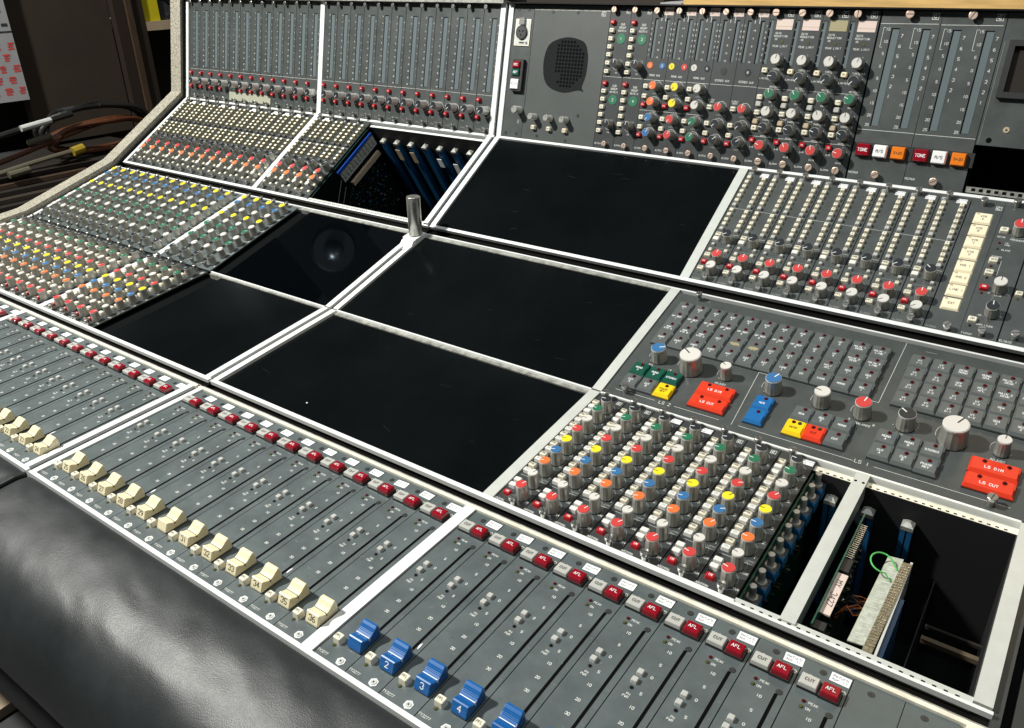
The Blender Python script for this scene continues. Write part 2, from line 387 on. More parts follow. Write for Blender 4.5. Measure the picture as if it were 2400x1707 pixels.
# wells under the missing modules
def well(k, x0, x1, depth, b0=.004, b1=None):
    mb = MB(); b1 = b1 or PL[k] - .006; t = .002
    mb.box(x0, x1, b0, b1, -depth - t, -depth, 'void')
    mb.box(x0, x1, b0 - t, b0, -depth, -.004, 'inner'); mb.box(x0, x1, b1, b1 + t, -depth, -.004, 'inner')
    mb.box(x0 - t, x0, b0, b1, -depth, -.004, 'void'); mb.box(x1, x1 + t, b0, b1, -depth, -.004, 'inner')
    return cpart('module_well', k, mb)
well(2, .789, .986, .21, .0087, .2236); well(4, -.327, -.0146, .24, .0074, .2258); well(5, .8175, .985, .10, .0115, .0668)
mb = MB(); mb.box(.935, .986, .130, .135, -.096, -.090, 'rail_brown'); mb.box(.935, .986, .150, .153, -.096, -.092, 'foam_brown'); mb.box(.922, .986, .048, .056, -.066, -.058, 'foam_brown'); mb.box(.929, .930, .0087, .2236, -.20, -.10, 'inner'); cpart('inner_crossrail', 2, mb)
mb = MB()
for q in range(11): mb.box(.924 + q * .0055, .9268 + q * .0055, .0505, .0535, -.058, -.0575, 'void')
cpart('perforated_rail', 2, mb)
# meter bridge top: metal lip and cover
mb = MB(); mb.box(XL, -.0035, .2357, .2420, -.10, .0120, 'alu_dirty'); mb.box(.0035, XR, .2357, .2378, -.10, .0110, 'channel'); mb.box(-.0035, .0035, .2357, .2395, -.08, .0, 'joint'); cpart('top_lip', 5, mb)
# outer body: back, floor of the cabinet and plain ends
mb = MB()
mb.box(XL, XR, 1.02, 1.03, -.28, .60, 'inner'); mb.box(XL, XR, -.01, 1.02, -.30, -.28, 'inner'); mb.box(XL, XR, -.06, -.05, -.30, -.045, 'inner')
cpart('cabinet', 0, mb)
# speckled end cheek follows the section
prof = [(SY[0] - .12, SZ[0] - .03), (SY[0], SZ[0] + .012)]
outer = [(-.13, -.035), (-.02, .006)] + [(SY[i] + dy, SZ[i] + dz) for i, dy, dz in ((1, -.004, .012), (3, -.005, .012), (4, -.006, .013), (6, -.012, .012), (7, -.013, .03))]
full = outer + [(SY[7] + .12, SZ[7] + .03), (1.03, -.30), (-.06, -.30)]
mb = MB(); mb.prism(full, -1.049, -1.0075, 'granite'); mb.box(-1.0075, -1.0, .0, 1.0, -.28, -.02, 'void'); cpart('end_cheek', 0, mb)
mb = MB(); inn = [(y + .006, z - .010) for (y, z) in outer[1:]] + [(1.0, .60), (1.0, -.28), (0, -.28)]; mb.prism(inn, -1.0075, -1.0, 'void'); cpart('cheek_spacer', 0, mb)
mb = MB(); fr = [(-.02, -.012)] + [(SY[i] + dy, SZ[i] + dz) for i, dy, dz in ((1, 0, -.004), (3, 0, -.004), (4, 0, -.004), (6, -.002, -.004), (7, -.002, .0))] + [(1.0, .60), (1.0, -.28), (-.02, -.28)]
mb.prism(fr, 1.0012, 1.0085, 'panel_dark'); mb.prism([(y, z - .012) for y, z in fr], 1.0085, 1.016, 'void'); mb.prism([(y, z - .004) for y, z in fr], 1.016, 1.05, 'panel_black'); cpart('end_frame', 0, mb)
# padded leather armrest, two lengths meeting under the frame joint
def armrest(x0, x1):
    nx = int((x1 - x0) / .004); prof = []
    ctrl = [(-.0050, -.006), (-.0075, -.0015), (-.020, .0015), (-.045, .0010), (-.075, -.0045), (-.098, -.014), (-.116, -.030), (-.129, -.052), (-.137, -.080), (-.140, -.115), (-.132, -.135), (-.10, -.145)]
    for i in range(len(ctrl) - 1):
        p0 = ctrl[max(i - 1, 0)]; p1 = ctrl[i]; p2 = ctrl[i + 1]; p3 = ctrl[min(i + 2, len(ctrl) - 1)]
        for s_ in range(5):
            t = s_ / 5; prof.append(tuple(.5 * ((2 * p1[q]) + (-p0[q] + p2[q]) * t + (2 * p0[q] - 5 * p1[q] + 4 * p2[q] - p3[q]) * t * t + (-p0[q] + 3 * p1[q] - 3 * p2[q] + p3[q]) * t ** 3) for q in (0, 1)))
    from mathutils import noise as NZ
    mb = MB(); rg = []
    for i in range(nx + 1):
        x = x0 + (x1 - x0) * i / nx; e = min(x - x0, x1 - x); r = []
        for j, (b, c) in enumerate(prof):
            k = min(1, j / 10)
            wv = (NZ.noise(Vector((x * 11, b * 26 + x * 7, 2.3))) * .0013 + NZ.noise(Vector((x * 32 + b * 30, b * 60, 7.1))) * .0007) * k
            drop = .012 * math.exp(-e / .006) * (.3 + .7 * k)
            r.append((x, b + (.4 * wv if j > 25 else 0) + drop * .3 * (j > 20), c + wv - drop))
        rg.append(r)
    mb.rings(rg, 'leather', False, False, close=False); me = mb.mesh('armrest_pad', True)
    o = obj('armrest_pad', me); o.parent = con; o.matrix_parent_inverse = con.matrix_world.inverted(); o.matrix_world = PM[1]
    return o
armrest(XL, -.0035); armrest(.0, XR + .05)
mb = MB(); mb.tube([(-.0018, -.006, -.004), (-.0018, -.02, -.002), (-.0018, -.045, -.003), (-.0018, -.075, -.008), (-.0018, -.1, -.018)], .0035, 'skirt'); mb.box(-.003, .0, -.13, -.006, -.05, -.006, 'void'); cpart('armrest_seam', 1, mb)
# leather shading: fine grain and soft creases
lm = MATS['leather'].node_tree; N = lm.nodes; L = lm.links
g = N.new('ShaderNodeNewGeometry'); n1 = N.new('ShaderNodeTexNoise'); n1.inputs['Scale'].default_value = 900; n1.inputs['Detail'].default_value = 3
n2 = N.new('ShaderNodeTexNoise'); n2.inputs['Scale'].default_value = 34; n2.inputs['Detail'].default_value = 5; n2.inputs['Roughness'].default_value = .6
v1 = N.new('ShaderNodeTexVoronoi'); v1.feature = 'DISTANCE_TO_EDGE'; v1.inputs['Scale'].default_value = 620
for q in (n1, n2, v1): L.new(g.outputs['Position'], q.inputs[0])
b1 = N.new('ShaderNodeBump'); b1.inputs['Strength'].default_value = .28; b1.inputs['Distance'].default_value = .0012; L.new(n2.outputs[0], b1.inputs['Height'])
b2 = N.new('ShaderNodeBump'); b2.inputs['Strength'].default_value = .5; b2.inputs['Distance'].default_value = .00035; L.new(n1.outputs[0], b2.inputs['Height']); L.new(b1.outputs[0], b2.inputs['Normal'])
b3 = N.new('ShaderNodeBump'); b3.inputs['Strength'].default_value = .35; b3.inputs['Distance'].default_value = .0003; L.new(v1.outputs[0], b3.inputs['Height']); L.new(b2.outputs[0], b3.inputs['Normal'])
L.new(b3.outputs[0], N['Principled BSDF'].inputs['Normal'])

# ============================================================ FADER MODULES (front row)
def fader_panel(seed=0):
    m = MB(); w_ = .0398; m.box(.00045, w_ - .00045, .0006, .2340, -.003, 0, 'panel_light')
    m.quadz(.0305, .0335, .030, .1835, .00012, 'slot')
    for t, b in (('10', .1738), ('5', .1572), ('0', .1415), ('5', .1220), ('10', .1063), ('20', .0886), ('30', .0726)):
        m.text(t, .0212, b, .0026, .00012, 'print')
    m.text('PEAK', .0203, .1892, .0023, .00012, 'print', .13); m.text('ON', .0178, .1828, .0023, .00012, 'print', .13)
    m.text('PH', .0125, .1163, .0022, .00012, 'print', .13); m.text('PWR', .0115, .1131, .0022, .00012, 'print', .13)
    m.text('TY3277', .0070, .0058, .0024, .00012, 'print', .12)
    for i in range(5): m.quadz(.0365, .0375, .07 + i * .02, .0703 + i * .02, .00012, 'print_worn')
    m.quadz(.0030, .0372, .1990, .2140, .00010, 'slot')
    wr = random.Random(seed * 77 + 5)
    for q in range(7):
        xx = wr.uniform(.003, .030); yy = wr.uniform(.05, .19); l = wr.uniform(.001, .005); a = wr.uniform(0, 6.28)
        m.stroke([(xx, yy), (xx + l * math.cos(a), yy + l * math.sin(a))], wr.uniform(.00012, .0003), .00014 + q * 2e-6, wr.choice(['print_worn', 'panel_dark', 'panel']))
    if seed in (3, 9):  # white glint of the fader slot, painted as a small blob
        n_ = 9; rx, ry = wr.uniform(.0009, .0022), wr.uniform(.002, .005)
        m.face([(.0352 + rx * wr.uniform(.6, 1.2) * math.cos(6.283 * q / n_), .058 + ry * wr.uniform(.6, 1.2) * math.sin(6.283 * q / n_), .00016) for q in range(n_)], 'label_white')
    return m
def blank_fader_panel():
    m = MB(); m.box(.0003, .0395, .0006, .2340, -.003, 0, 'panel_light'); return m
def fader_cap(num, body, ink):
    m = MB(); wd = .0168; prof = [(0, .0015), (.0002, .0032), (.0040, .0118), (.0052, .0122), (.0075, .0108), (.0100, .0096), (.0126, .0092), (.0152, .0099), (.0178, .0114), (.0206, .0136), (.0228, .0150), (.0248, .0147), (.0262, .0110), (.0266, .0062), (.0264, .0015)]
    n = len(prof); h = wd / 2
    def ring(x, k): 
        cy, cz = .0130, .006
        return [(x, cy + (y - cy) * k, cz + (z - cz) * k) for y, z in prof]
    m.rings([ring(-h, .93), ring(-h + .0008, 1), ring(h - .0008, 1), ring(h, .93)], body)
    m.box(-h * .7, h * .7, .003, .024, 0, .0016, 'ink'); m.box(-.001, .001, .010, .018, -.004, .0016, 'ink')
    # grip ridges across the saddle and centre line
    def on(i, t): (y0, z0), (y1, z1) = prof[i], prof[i + 1]; return y0 + (y1 - y0) * t, z0 + (z1 - z0) * t
    for i in range(4, 9):
        for t in (.3, .75):
            if i == 6: continue
            y, z = on(i, t); m.box(-h * .88, h * .88, y - .00025, y + .00025, z - .0002, z + .00042, body)
    y, z = prof[6]; m.box(-h * .93, h * .93, y - .0005, y + .0005, z - .0001, z + .0003, ink)
    m.face([(h + .0001, y - .0012, z - .0002), (h + .0001, y + .0012, z - .0002), (h + .0001, y, z - .0035)], ink)
    if num:
        (y0, z0), (y1, z1) = prof[1], prof[2]; l = math.hypot(y1 - y0, z1 - z0)
        m.text(num, 0, 0, .0054, 0, ink, .15, f=lambda x, v, q: (x, y0 + (y1 - y0) * (v / l + .52) - .00012 - q, z0 + (z1 - z0) * (v / l + .52) + .00004))
    return m
def cut_mesh():
    m = MB(); m.box(-.0082, .0080, -.0068, .0068, 0, .0022, 'ink'); m.key(-.0002, 0, .0152, .0126, .0018, .0064, 'silver_key', .05, .0006, rnd=.07); m.text('CUT', 0, 0, .0030, .00675, 'ink', .15); return m
def afl_mesh():
    m = MB(); m.box(-.0082, .0084, -.0068, .0070, 0, .0030, 'ink'); m.key(.0002, 0, .0146, .0126, .0028, .0080, 'afl_red', .05, .0007, rnd=.07); m.text('AFL', 0, 0, .0032, .00835, 'label_white', .15); return m
def fader_module(x, num, body, ink, label, group, full=True, brass=False):
    t = thing('fader_module', 1, x, 0, label, 'fader module', group)
    sd = int(round(x / .0397)) % 11
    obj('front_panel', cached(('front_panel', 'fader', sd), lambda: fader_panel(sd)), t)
    obj('cut_button', cached(('cut_button',), cut_mesh), t, (.0112, .2062, 0))
    obj('afl_button', cached(('afl_button',), afl_mesh), t, (.0282, .2050, 0))
    sticker(t, .0315 + random.uniform(-.001, .001), .2258, rz=random.uniform(-.06, .06))
    flat_screw(t, .0170, .2255, 'dark', random.uniform(0, 90)); flat_screw(t, .0335, .1862, 'dark', random.uniform(0, 90))
    flat_screw(t, .0090, .2158, 'brass', random.uniform(0, 90)); flat_screw(t, .0368, .2136, 'brass', random.uniform(0, 90))
    flat_screw(t, .0290, .0066, 'washer', random.uniform(0, 90))
    led(t, .0128, .1888, 'led_red'); led(t, .0126, .1824, 'led_olive'); led(t, .0118, .1233, 'led_dark'); led(t, .0102, .0165, 'led_olive')
    key(t, .0115, .1403, .0064, .0062, .0038, 'grey_key'); key(t, .0112, .1306, .0064, .0062, .0038, 'grey_key')
    key(t, .0108, .0226, .0096, .0084, .0066, 'cream', 'PFL', 'ink', .0024, 'pfl_button')
    obj('fader_cap', cached(('fader_cap', num, body), lambda: fader_cap(num, body, ink)), t, (.0302, .0205 + random.uniform(-.0006, .0006), 0))
    return t
for i in range(12):
    n = 25 + i; s = '' if n == 30 else str(n)
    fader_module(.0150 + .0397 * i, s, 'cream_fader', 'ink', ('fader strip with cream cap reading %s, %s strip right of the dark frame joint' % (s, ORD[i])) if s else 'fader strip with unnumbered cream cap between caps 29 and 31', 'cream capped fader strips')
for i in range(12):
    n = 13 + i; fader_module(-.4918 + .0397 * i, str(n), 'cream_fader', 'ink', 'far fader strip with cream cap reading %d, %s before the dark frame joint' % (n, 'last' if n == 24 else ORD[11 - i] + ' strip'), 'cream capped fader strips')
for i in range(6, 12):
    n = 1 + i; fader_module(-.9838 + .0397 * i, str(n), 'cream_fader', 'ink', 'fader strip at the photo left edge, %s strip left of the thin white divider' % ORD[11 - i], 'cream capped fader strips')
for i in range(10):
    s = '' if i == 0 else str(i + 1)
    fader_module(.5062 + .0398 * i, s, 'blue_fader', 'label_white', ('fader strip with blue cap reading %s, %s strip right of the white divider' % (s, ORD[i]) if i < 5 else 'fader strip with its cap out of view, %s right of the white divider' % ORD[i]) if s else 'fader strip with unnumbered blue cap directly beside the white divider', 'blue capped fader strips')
for i in (10, 11):
    t = thing('blank_fader_panel', 1, .5062 + .0398 * i, 0, 'plain grey blanking strip %s' % ('just right of the last strip with a red key' if i == 10 else 'at the right end of the fader row'), 'blanking strip', 'blank strips right of the blue faders')
    obj('front_panel', cached(('front_panel', 'blankf'), blank_fader_panel), t); flat_screw(t, .0155, .2250, 'dark', 20); flat_screw(t, .0155, .0066, 'washer', 20)

# ============================================================ AUX SEND MODULES (P2) and EQ MODULES (P3)
AB = [.0262, .0488, .0733, .0965, .1197, .1433, .1664, .1906, .2130]
ACOL = ['red', 'white', 'orange', 'blue', 'yellow', 'red', 'white', 'green', 'black']
def aux_panel():
    m = MB(); m.box(.0006, .0394, .0042, .2372, -.0025, 0, 'panel_dark')
    for i, b in enumerate(AB):
        m.arc(.0243, b, .0098, -150, 60, .0003, .00012, 'print_worn', 12)
    for b, t in zip(AB[2:], ['1', '2', '3', '4', '5', '6', 'S']): m.text(t, .0358, b - .0088, .0034, .00012, 'print', .12); m.text('<', .0318, b - .0078, .0024, .00012, 'print', .13)
    m.text('PAN', .0350, AB[0] - .0085, .0028, .00012, 'print', .13); m.text('WIDE', .0345, AB[1] - .0088, .0026, .00012, 'print', .13); m.text('ZERO', .0345, AB[1] + .0025 + .006, .0020, .00012, 'print_worn', .13)
    m.text('AR2996', .0062, .0075, .0025, .00012, 'print', .12)
    for b in [.0535]: m.stroke([(.0030, b), (.0390, b)], .0003, .00012, 'print')
    for b in AB[2:-1]: m.stroke([(.012, b + .0118), (.0390, b + .0118)], .0002, .00011, 'print_worn')
    logo(m, .0330, .2290, .0060, True)
    return m
ABTN = [(.0094, .0183, 'red_key', 'IN'), (.0078, .0317, 'white_key', ''), (.0078, .0414, 'white_key', '')]
for b, pre in ((.0609, 0), (.0712, 1), (.0836, 0), (.0942, 1), (.1056, 0), (.1164, 1), (.1279, 0), (.1387, 1), (.1496, 0), (.1603, 1), (.1717, 0), (.1821, 1), (.1933, 0), (.2042, 0), (.2145, 1)):
    ABTN.append((.0074, b, 'cream' if pre else 'white_key', 'PRE' if pre else ('ON' if b < .19 else '')))
def aux_module(x, k, label, group, st='label', far=False, ang0=None):
    t = thing('aux_send_module', k, x, 0, label, 'desk module', group)
    obj('front_panel', cached(('front_panel', 'aux'), aux_panel), t)
    for i, (b, c) in enumerate(zip(AB, ACOL)):
        a = (65 + random.uniform(-8, 8)) if i < 2 else random.choice([195, 200, 190, 205, 188])
        if ang0: a = random.choice([170, 165, 60, 175, 30])
        knob(t, .0243, b, c, a, r=.0060 if i == 1 else .0067, h=.0148)
    for a, b, c, tx in ABTN:
        if far and c == 'white_key' : c = 'cream'
        key(t, a + .0003, b, .0094, .0068, .0048, c, tx, 'label_white' if c == 'red_key' else ('ink' if tx == 'PRE' else 'grey_key'), .0026)
    thumbscrew(t, .0258, .0070, 'chrome', .0120, .0046, random.uniform(0, 180)); thumbscrew(t, .0140, .2300, 'chrome', .0130, .0046, random.uniform(0, 180))
    if st: sticker(t, .0322, .2292, .0125, .0085)
    return t
for i in range(7):
    aux_module(.5090 + .0400 * i, 2, 'near module of coloured knobs below the monitor panel, %s from the black panel side' % ORD[i], 'coloured knob modules in the near bay', st=i in (2, 3, 6), ang0=i >= 5)
EB = [.0235, .0478, .0702, .0898, .1110, .1290, .1497, .1720, .1925, .2120]
ECOL = ['black', 'white', 'green', 'white', 'green', 'white', 'yellow', 'white', 'blue', 'yellow']
def eq_panel():
    m = MB(); m.box(.0006, .0392, .0010, .2330, -.0025, 0, 'panel_light')
    for b in EB: m.arc(.0262, b, .0098, -150, 60, .0003, .00012, 'print_worn', 10)
    for b in (.056, .100, .139, .181): m.stroke([(.002, b), (.038, b)], .0003, .00011, 'print')
    for b in EB[::2]: m.text('20', .0355, b - .009, .0022, .00011, 'print', .14); m.text('K', .0125, b - .009, .0022, .00011, 'print', .14)
    return m
def eq_module(x, label, group):
    t = thing('equaliser_module', 3, x, 0, label, 'desk module', group)
    obj('front_panel', cached(('front_panel', 'eq'), eq_panel), t)
    for b, c in zip(EB, ECOL): knob(t, .0262, b, c, random.uniform(20, 160), r=.0067, h=.0145)
    for b in (.034, .058, .080, .121, .161, .203): key(t, .0085, b, .0070, .0062, .0050, 'cream')
    thumbscrew(t, .0190, .0085, 'chrome', .012, .0044, random.uniform(0, 180)); thumbscrew(t, .0150, .2270, 'chrome', .012, .0044, random.uniform(0, 180))
    return t
def where(i, n, near): return '%s from the %s' % (ORD[i], near)
for i in range(12):
    aux_module(-.9790 + .0398 * i, 2, 'far red, orange and blue knob module in the leftmost bay, %s from its right divider' % ORD[11 - i], 'coloured knob modules in the far bays', st=False, far=True)
    eq_module(-.9790 + .0398 * i, 'yellow, blue and green knob module in the leftmost bay, %s from the speckled cheek' % ORD[i], 'equaliser modules with yellow and green knobs')
for i in range(4):
    aux_module(-.4866 + .0398 * i, 2, 'far red, orange and blue knob module %s the matt black panel' % ('fourth left of', 'third left of', 'second left of', 'directly beside')[i], 'coloured knob modules in the far bays', st=False, far=True)
    eq_module(-.4866 + .0398 * i, 'yellow, blue and green knob module %s the glossy black panel' % ('fourth left of', 'third left of', 'second left of', 'directly beside')[i], 'equaliser modules with yellow and green knobs')
# circuit side of the last near module
t = thing('circuit_card', 2, .7895, 0, 'circuit board with silver shafted blue pots beside the last near knob module', 'circuit board')
mb = MB(); mb.box(0, .0016, .010, .222, -.15, -.006, 'pcb'); obj('board', mb, t)
for i in range(9):
    b = AB[i] + .004; m = MB(); m.box(.0016, .0165, -.0072, .0072, -.0290, -.0150, 'guide_blue'); m.box(.0016, .0160, -.0068, .0068, -.0150, -.0142, 'inner'); m.cyl(.0090, 0, -.0142, -.0120, .0060, .0056, 'steel', 16); m.cyl(.0090, 0, -.0120, .0020, .0034, .0034, 'steel', 14)
    obj('pot', cached(('pot',), lambda: m), t, (-.001, b - .002, 0))
mb = MB()
for i in range(150):
    b = random.uniform(.015, .2); c = random.uniform(-.10, -.022); mb.box(.0016, .0035 + random.random() * .003, b - .0012, b + .0012, c - .0012, c + .0012, random.choice(['ink', 'skirt', 'pcb', 'solder', 'inner', 'inner']))
obj('components', mb, t)

# ============================================================ ROUTING MODULES (P4)
def route_panel(mt='panel'):
    m = MB(); m.box(.0006, .0394, .0032, .2355, -.0025, 0, mt)
    m.stroke([(.003, .1525), (.038, .1525)], .0003, .00011, 'print'); m.stroke([(.018, .0990), (.038, .0990)], .0003, .00011, 'print')
    m.arc(.0262, .0885, .0096, -150, 150, .0003, .00012, 'print_worn'); m.arc(.0262, .0480, .0096, -150, 60, .0003, .00012, 'print_worn'); m.arc(.0262, .0262, .0096, -150, 60, .0003, .00012, 'print_worn')
    m.stroke([(.012, .0695), (.036, .0695)], .0003, .00012, 'print_worn')
    m.text('OFF', .0352, .0395, .0022, .00012, 'print_worn', .13); m.text('10', .0350, .0165, .0024, .00012, 'print_worn', .13); m.text('XL2930', .0090, .0070, .0024, .00012, 'print_worn', .12)
    logo(m, .0060, .2290, .0046)
    return m
RL = [.2184, .2080, .1981, .1875, .1775, .1674, .1575, .1465, .1366, .1257, .1165, .1064]
def route_module(x, label, group, near=True, st=True, dark=False):
    t = thing('routing_module', 4, x, 0, label, 'desk module', group)
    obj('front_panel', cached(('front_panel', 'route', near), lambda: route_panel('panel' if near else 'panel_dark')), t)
    for col, a in ((0, .0080), (1, .0318)):
        for i, b in enumerate(RL):
            dk = i in (6, 11); tx = '' if (dk or (i > 9)) else (str(2 * i + 1 + col) if i < 6 else str(2 * (i - 7) + 1 + col)) if near else ''
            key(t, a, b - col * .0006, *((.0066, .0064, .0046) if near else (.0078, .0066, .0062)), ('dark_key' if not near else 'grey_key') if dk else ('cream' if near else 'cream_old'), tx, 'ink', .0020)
            if dk and not near: continue
        m = None
    def leds():
        m = MB()
        for a in (.0128, .0362):
            for i, b in enumerate(RL): m.cyl(a, b - .001, 0, .0009, .0010, .0007, 'led_dark' if i in (6, 11) else 'led_olive', 8)
        return m
    obj('led_columns', cached(('leds', 'route'), leds), t)
    if near:
        knob(t, .0258, .0892, 'black', 215 if x < .78 else 140); knob(t, .0258, .0484, 'red', 90); knob(t, .0260, .0262, 'white', 215)
        key(t, .0085, .0943, .0096, .0074, .0048, 'cream', 'PRE', 'ink', .0027); key(t, .0082, .0850, .0096, .0074, .0048, 'white_key')
        key(t, .0082, .0742, .0050, .0048, .0040, 'grey_key'); key(t, .0322, .0752, .0050, .0048, .0040, 'grey_key'); key(t, .0318, .0650, .0056, .0056, .0040, 'cream', 'ET', 'ink', .0016)
        key(t, .0082, .0631, .0056, .0056, .0040, 'cream', '1/2', 'ink', .0014)
        key(t, .0083, .0522, .0096, .0074, .0048, 'cream', 'CUT', 'ink', .0027); key(t, .0088, .0385, .0096, .0074, .0048, 'red_key', 'AFL', 'label_white', .0020); key(t, .0084, .0256, .0096, .0074, .0048, 'cream', 'PFL', 'ink', .0027)
        led(t, .0085, .0185, 'led_olive', .0010)
        thumbscrew(t, .0240, .0092, 'chrome', .0115, .0045, random.uniform(0, 180))
    else:
        knob(t, .0258, .0905, 'black', random.uniform(20, 60)); knob(t, .0262, .0690, 'red', 200, r=.0066); knob(t, .0258, .0495, 'orange', 200, r=.0070); knob(t, .0235, .0330, 'white', 200, r=.0055, h=.0135)
        for a, b in ((.0085, .0943), (.0085, .0700), (.0085, .0480), (.0350, .0600), (.0340, .0385), (.0090, .0240), (.0330, .0200)): key(t, a, b, .0066, .0062, .0055, 'cream')
        led(t, .0120, .0160, 'led_olive', .0010)
        thumbscrew(t, .0180, .0100, 'chrome', .0115, .0045, random.uniform(0, 180))
    thumbscrew(t, .0125, .2305, 'chrome', .0115, .0044, random.uniform(0, 180))
    if st: sticker(t, .0290, .2275, .0130, .0080, 'label_white', ('Refurb', 'Mar 11') if near else ('',))
    return t
for i in range(8):
    route_module(.5096 + .0400 * i, 'near module with two columns of cream number keys, %s right of the black panel' % ORD[i], 'routing modules in the near bay')
far_st = {0, 1, 3, 4, 6, 8, 9, 10}
for i in range(12):
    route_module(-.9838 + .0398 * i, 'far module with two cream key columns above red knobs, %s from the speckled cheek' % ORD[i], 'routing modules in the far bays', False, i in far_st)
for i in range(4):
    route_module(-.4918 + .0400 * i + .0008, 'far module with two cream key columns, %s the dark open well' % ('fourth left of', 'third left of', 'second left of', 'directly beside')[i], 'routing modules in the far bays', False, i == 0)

# ---- source selector, oscillator and talkback modules at the right of that row
def gen_panel(w_, mt='panel', b0=.0032, b1=.2355, extra=None):
    m = MB(); m.box(.0002, w_ - .0003, b0, b1, -.0025, 0, mt)
    if extra: extra(m)
    return m
t = thing('source_selector_module', 4, .8302, 0, 'slim module with eight square pale keys from VTR A down to EXT', 'desk module')
obj('front_panel', gen_panel(.0408, 'panel', extra=lambda m: (logo(m, .0350, .2230, .0065), m.text('YY3202', .0080, .0080, .0024, .00012, 'print_worn', .12))), t)
for tx, b in zip(('VTR|A', 'VTR|B', 'VTR|C', 'VTR|D', 'VHS 1', 'VHS 2', 'LINE 1', 'EXT'), (.2005, .1785, .1566, .1352, .1132, .0924, .0710, .0484)):
    o = key(t, .0210, b, .0222, .0200, .0026, 'lit_cream', tx, 'ink', .0030, 'lit_button')
    mb = MB(); mb.key(0, 0, .0045, .0035, 0, .0003, 'label_tan'); obj('lamp_window', mb, o, (-.0070, .0065, .0026))
thumbscrew(t, .0160, .2265, 'chrome', .0115, .0045, 60); thumbscrew(t, .0265, .0080, 'chrome', .011, .0050, 60)
def osc(m):
    m.text('NOISE', .0085, .1735, .0022, .00012, 'print', .13); m.text('FREQUENCY', .0285, .1715, .0024, .00012, 'print', .13); m.text('FW', .0170, .1640, .0020, .00012, 'print', .13); m.text('TONE', .0180, .1606, .0020, .00012, 'print', .13)
    m.text('SLATE', .0185, .1515, .0024, .00012, 'print', .13); m.text('STEREO', .0110, .1385, .0022, .00012, 'print', .13); m.stroke([(.0145, .132), (.0180, .132), (.0180, .109), (.0145, .109)], .0003, .00012, 'print')
    m.text('TRIM', .0265, .0750, .0024, .00012, 'print', .13); m.text('-2', .0155, .0775, .0022, .00012, 'print', .13); m.text('+10', .0370, .0790, .0022, .00012, 'print', .13)
    m.text('AMPLITUDE', .0240, .0255, .0024, .00012, 'print', .13); m.text('-40', .0140, .040, .0022, .00012, 'print', .13); m.text('+5', .0370, .043, .0022, .00012, 'print', .13); m.text('TY2937', .0080, .0080, .0024, .00012, 'print', .12)
    for b in (.185, .086, .0455): m.arc(.0268, b, .0100, -150, 60, .0003, .00012, 'print_worn')
t = thing('oscillator_module', 4, .8710, 0, 'tone oscillator module with red, white and black knobs in a column and amplitude lettering', 'desk module')
obj('front_panel', gen_panel(.0416, extra=osc), t)
knob(t, .0262, .1880, 'red', 90, .0080, .0150); knob(t, .0262, .0872, 'white', 90, .0078, .0150); knob(t, .0268, .0470, 'black', 95, .0078, .0150)
for b, c, tx in ((.1842, 'cream', 'ON'), (.1298, 'cream', 'SEQ'), (.1090, 'cream', 'EBU'), (.0832, 'red_key', 'ON'), (.0295, 'cream', 'ON')): key(t, .0092, b, .0108, .0084, .0048, c, tx, 'label_white' if c == 'red_key' else 'ink', .0026)
for b, c in ((.1625, 'led_red'), (.1520, 'led_green'), (.1212, 'led_red'), (.1010, 'led_dark'), (.0750, 'led_red'), (.0210, 'led_dark')): led(t, .0085, b, c)
thumbscrew(t, .0135, .2320, 'chrome', .012, .0048, 10); thumbscrew(t, .0240, .0110, 'chrome', .012, .0048, 10)
t = thing('tone_module', 4, .9128, 0, 'dark module at the right edge of the photo, next to the tone oscillator', 'desk module')
obj('front_panel', gen_panel(.088, extra=lambda m: (m.text('EL3632', .0090, .0080, .0026, .00012, 'print', .12), m.stroke([(.0006, .004), (.0006, .235)], .0010, .00012, 'slot'))), t)
key(t, .0068, .0825, .0092, .0074, .0045, 'cream', 'ON', 'ink', .0026); led(t, .0068, .0755, 'led_olive')
mb = MB(); mb.box(.010, .060, .125, .160, 0, .0015, 'silver_key'); obj('display', mb, t); thumbscrew(t, .0170, .0150, 'chrome', .012, .005, 20); knob(t, .0300, .180, 'black', 60, .009)

# ============================================================ BLACK BLANKING PANELS
def blanker(k, x0, x1, b0, b1, label, m='blank', c=.0, marks=3, seed=1):
    t = thing('blanking_panel', k, x0, b0, label, 'blanking panel', None, c)
    mb = MB(); mb.box(0, x1 - x0, 0, b1 - b0, -.003, 0, m); obj('plate', mb, t)
    r = random.Random(seed); mb = MB()
    for i in range(marks):
        x = r.uniform(.02, x1 - x0 - .03); y = r.uniform(.02, b1 - b0 - .03); a = r.uniform(-.4, .4); l = r.uniform(.004, .02)
        mb.stroke([(x + l * q, y + a * l * q + r.uniform(-.0006, .0006)) for q in (0, .3, .6, 1)], .00022, .00006, 'panel_black')
    for i in range(26): mb.disc(r.uniform(.01, x1 - x0 - .01), r.uniform(.01, b1 - b0 - .01), .00008, r.uniform(.00012, .0003), 'panel', 6)
    obj('scratches', mb, t); return t
blanker(4, .0150, .4945, .0045, .2345, 'large black blanking panel below the round talkback speaker', c=-.001, marks=7, seed=3)
blanker(3, .0150, .4945, .0020, .2275, 'large black blanking panel right of the steel post, middle of the desk', c=-.0015, marks=6, seed=4)
t = blanker(2, .0150, .4945, .0048, .2300, 'large black blanking panel nearest the blue and cream faders', c=-.0025, marks=6, seed=5)
mb = MB(); mb.disc(0, 0, .0002, .0011, 'label_white', 8); mb.disc(.0012, .0002, .00022, .0006, 'label_white', 8); obj('paint_fleck', mb, t, (.155, .028, 0))
blanker(3, -.2890, -.0148, .0050, .2285, 'glossy black blanking panel left of the steel post with a loudspeaker mirrored in it', 'blank_gloss', -.0015, 0, 6)
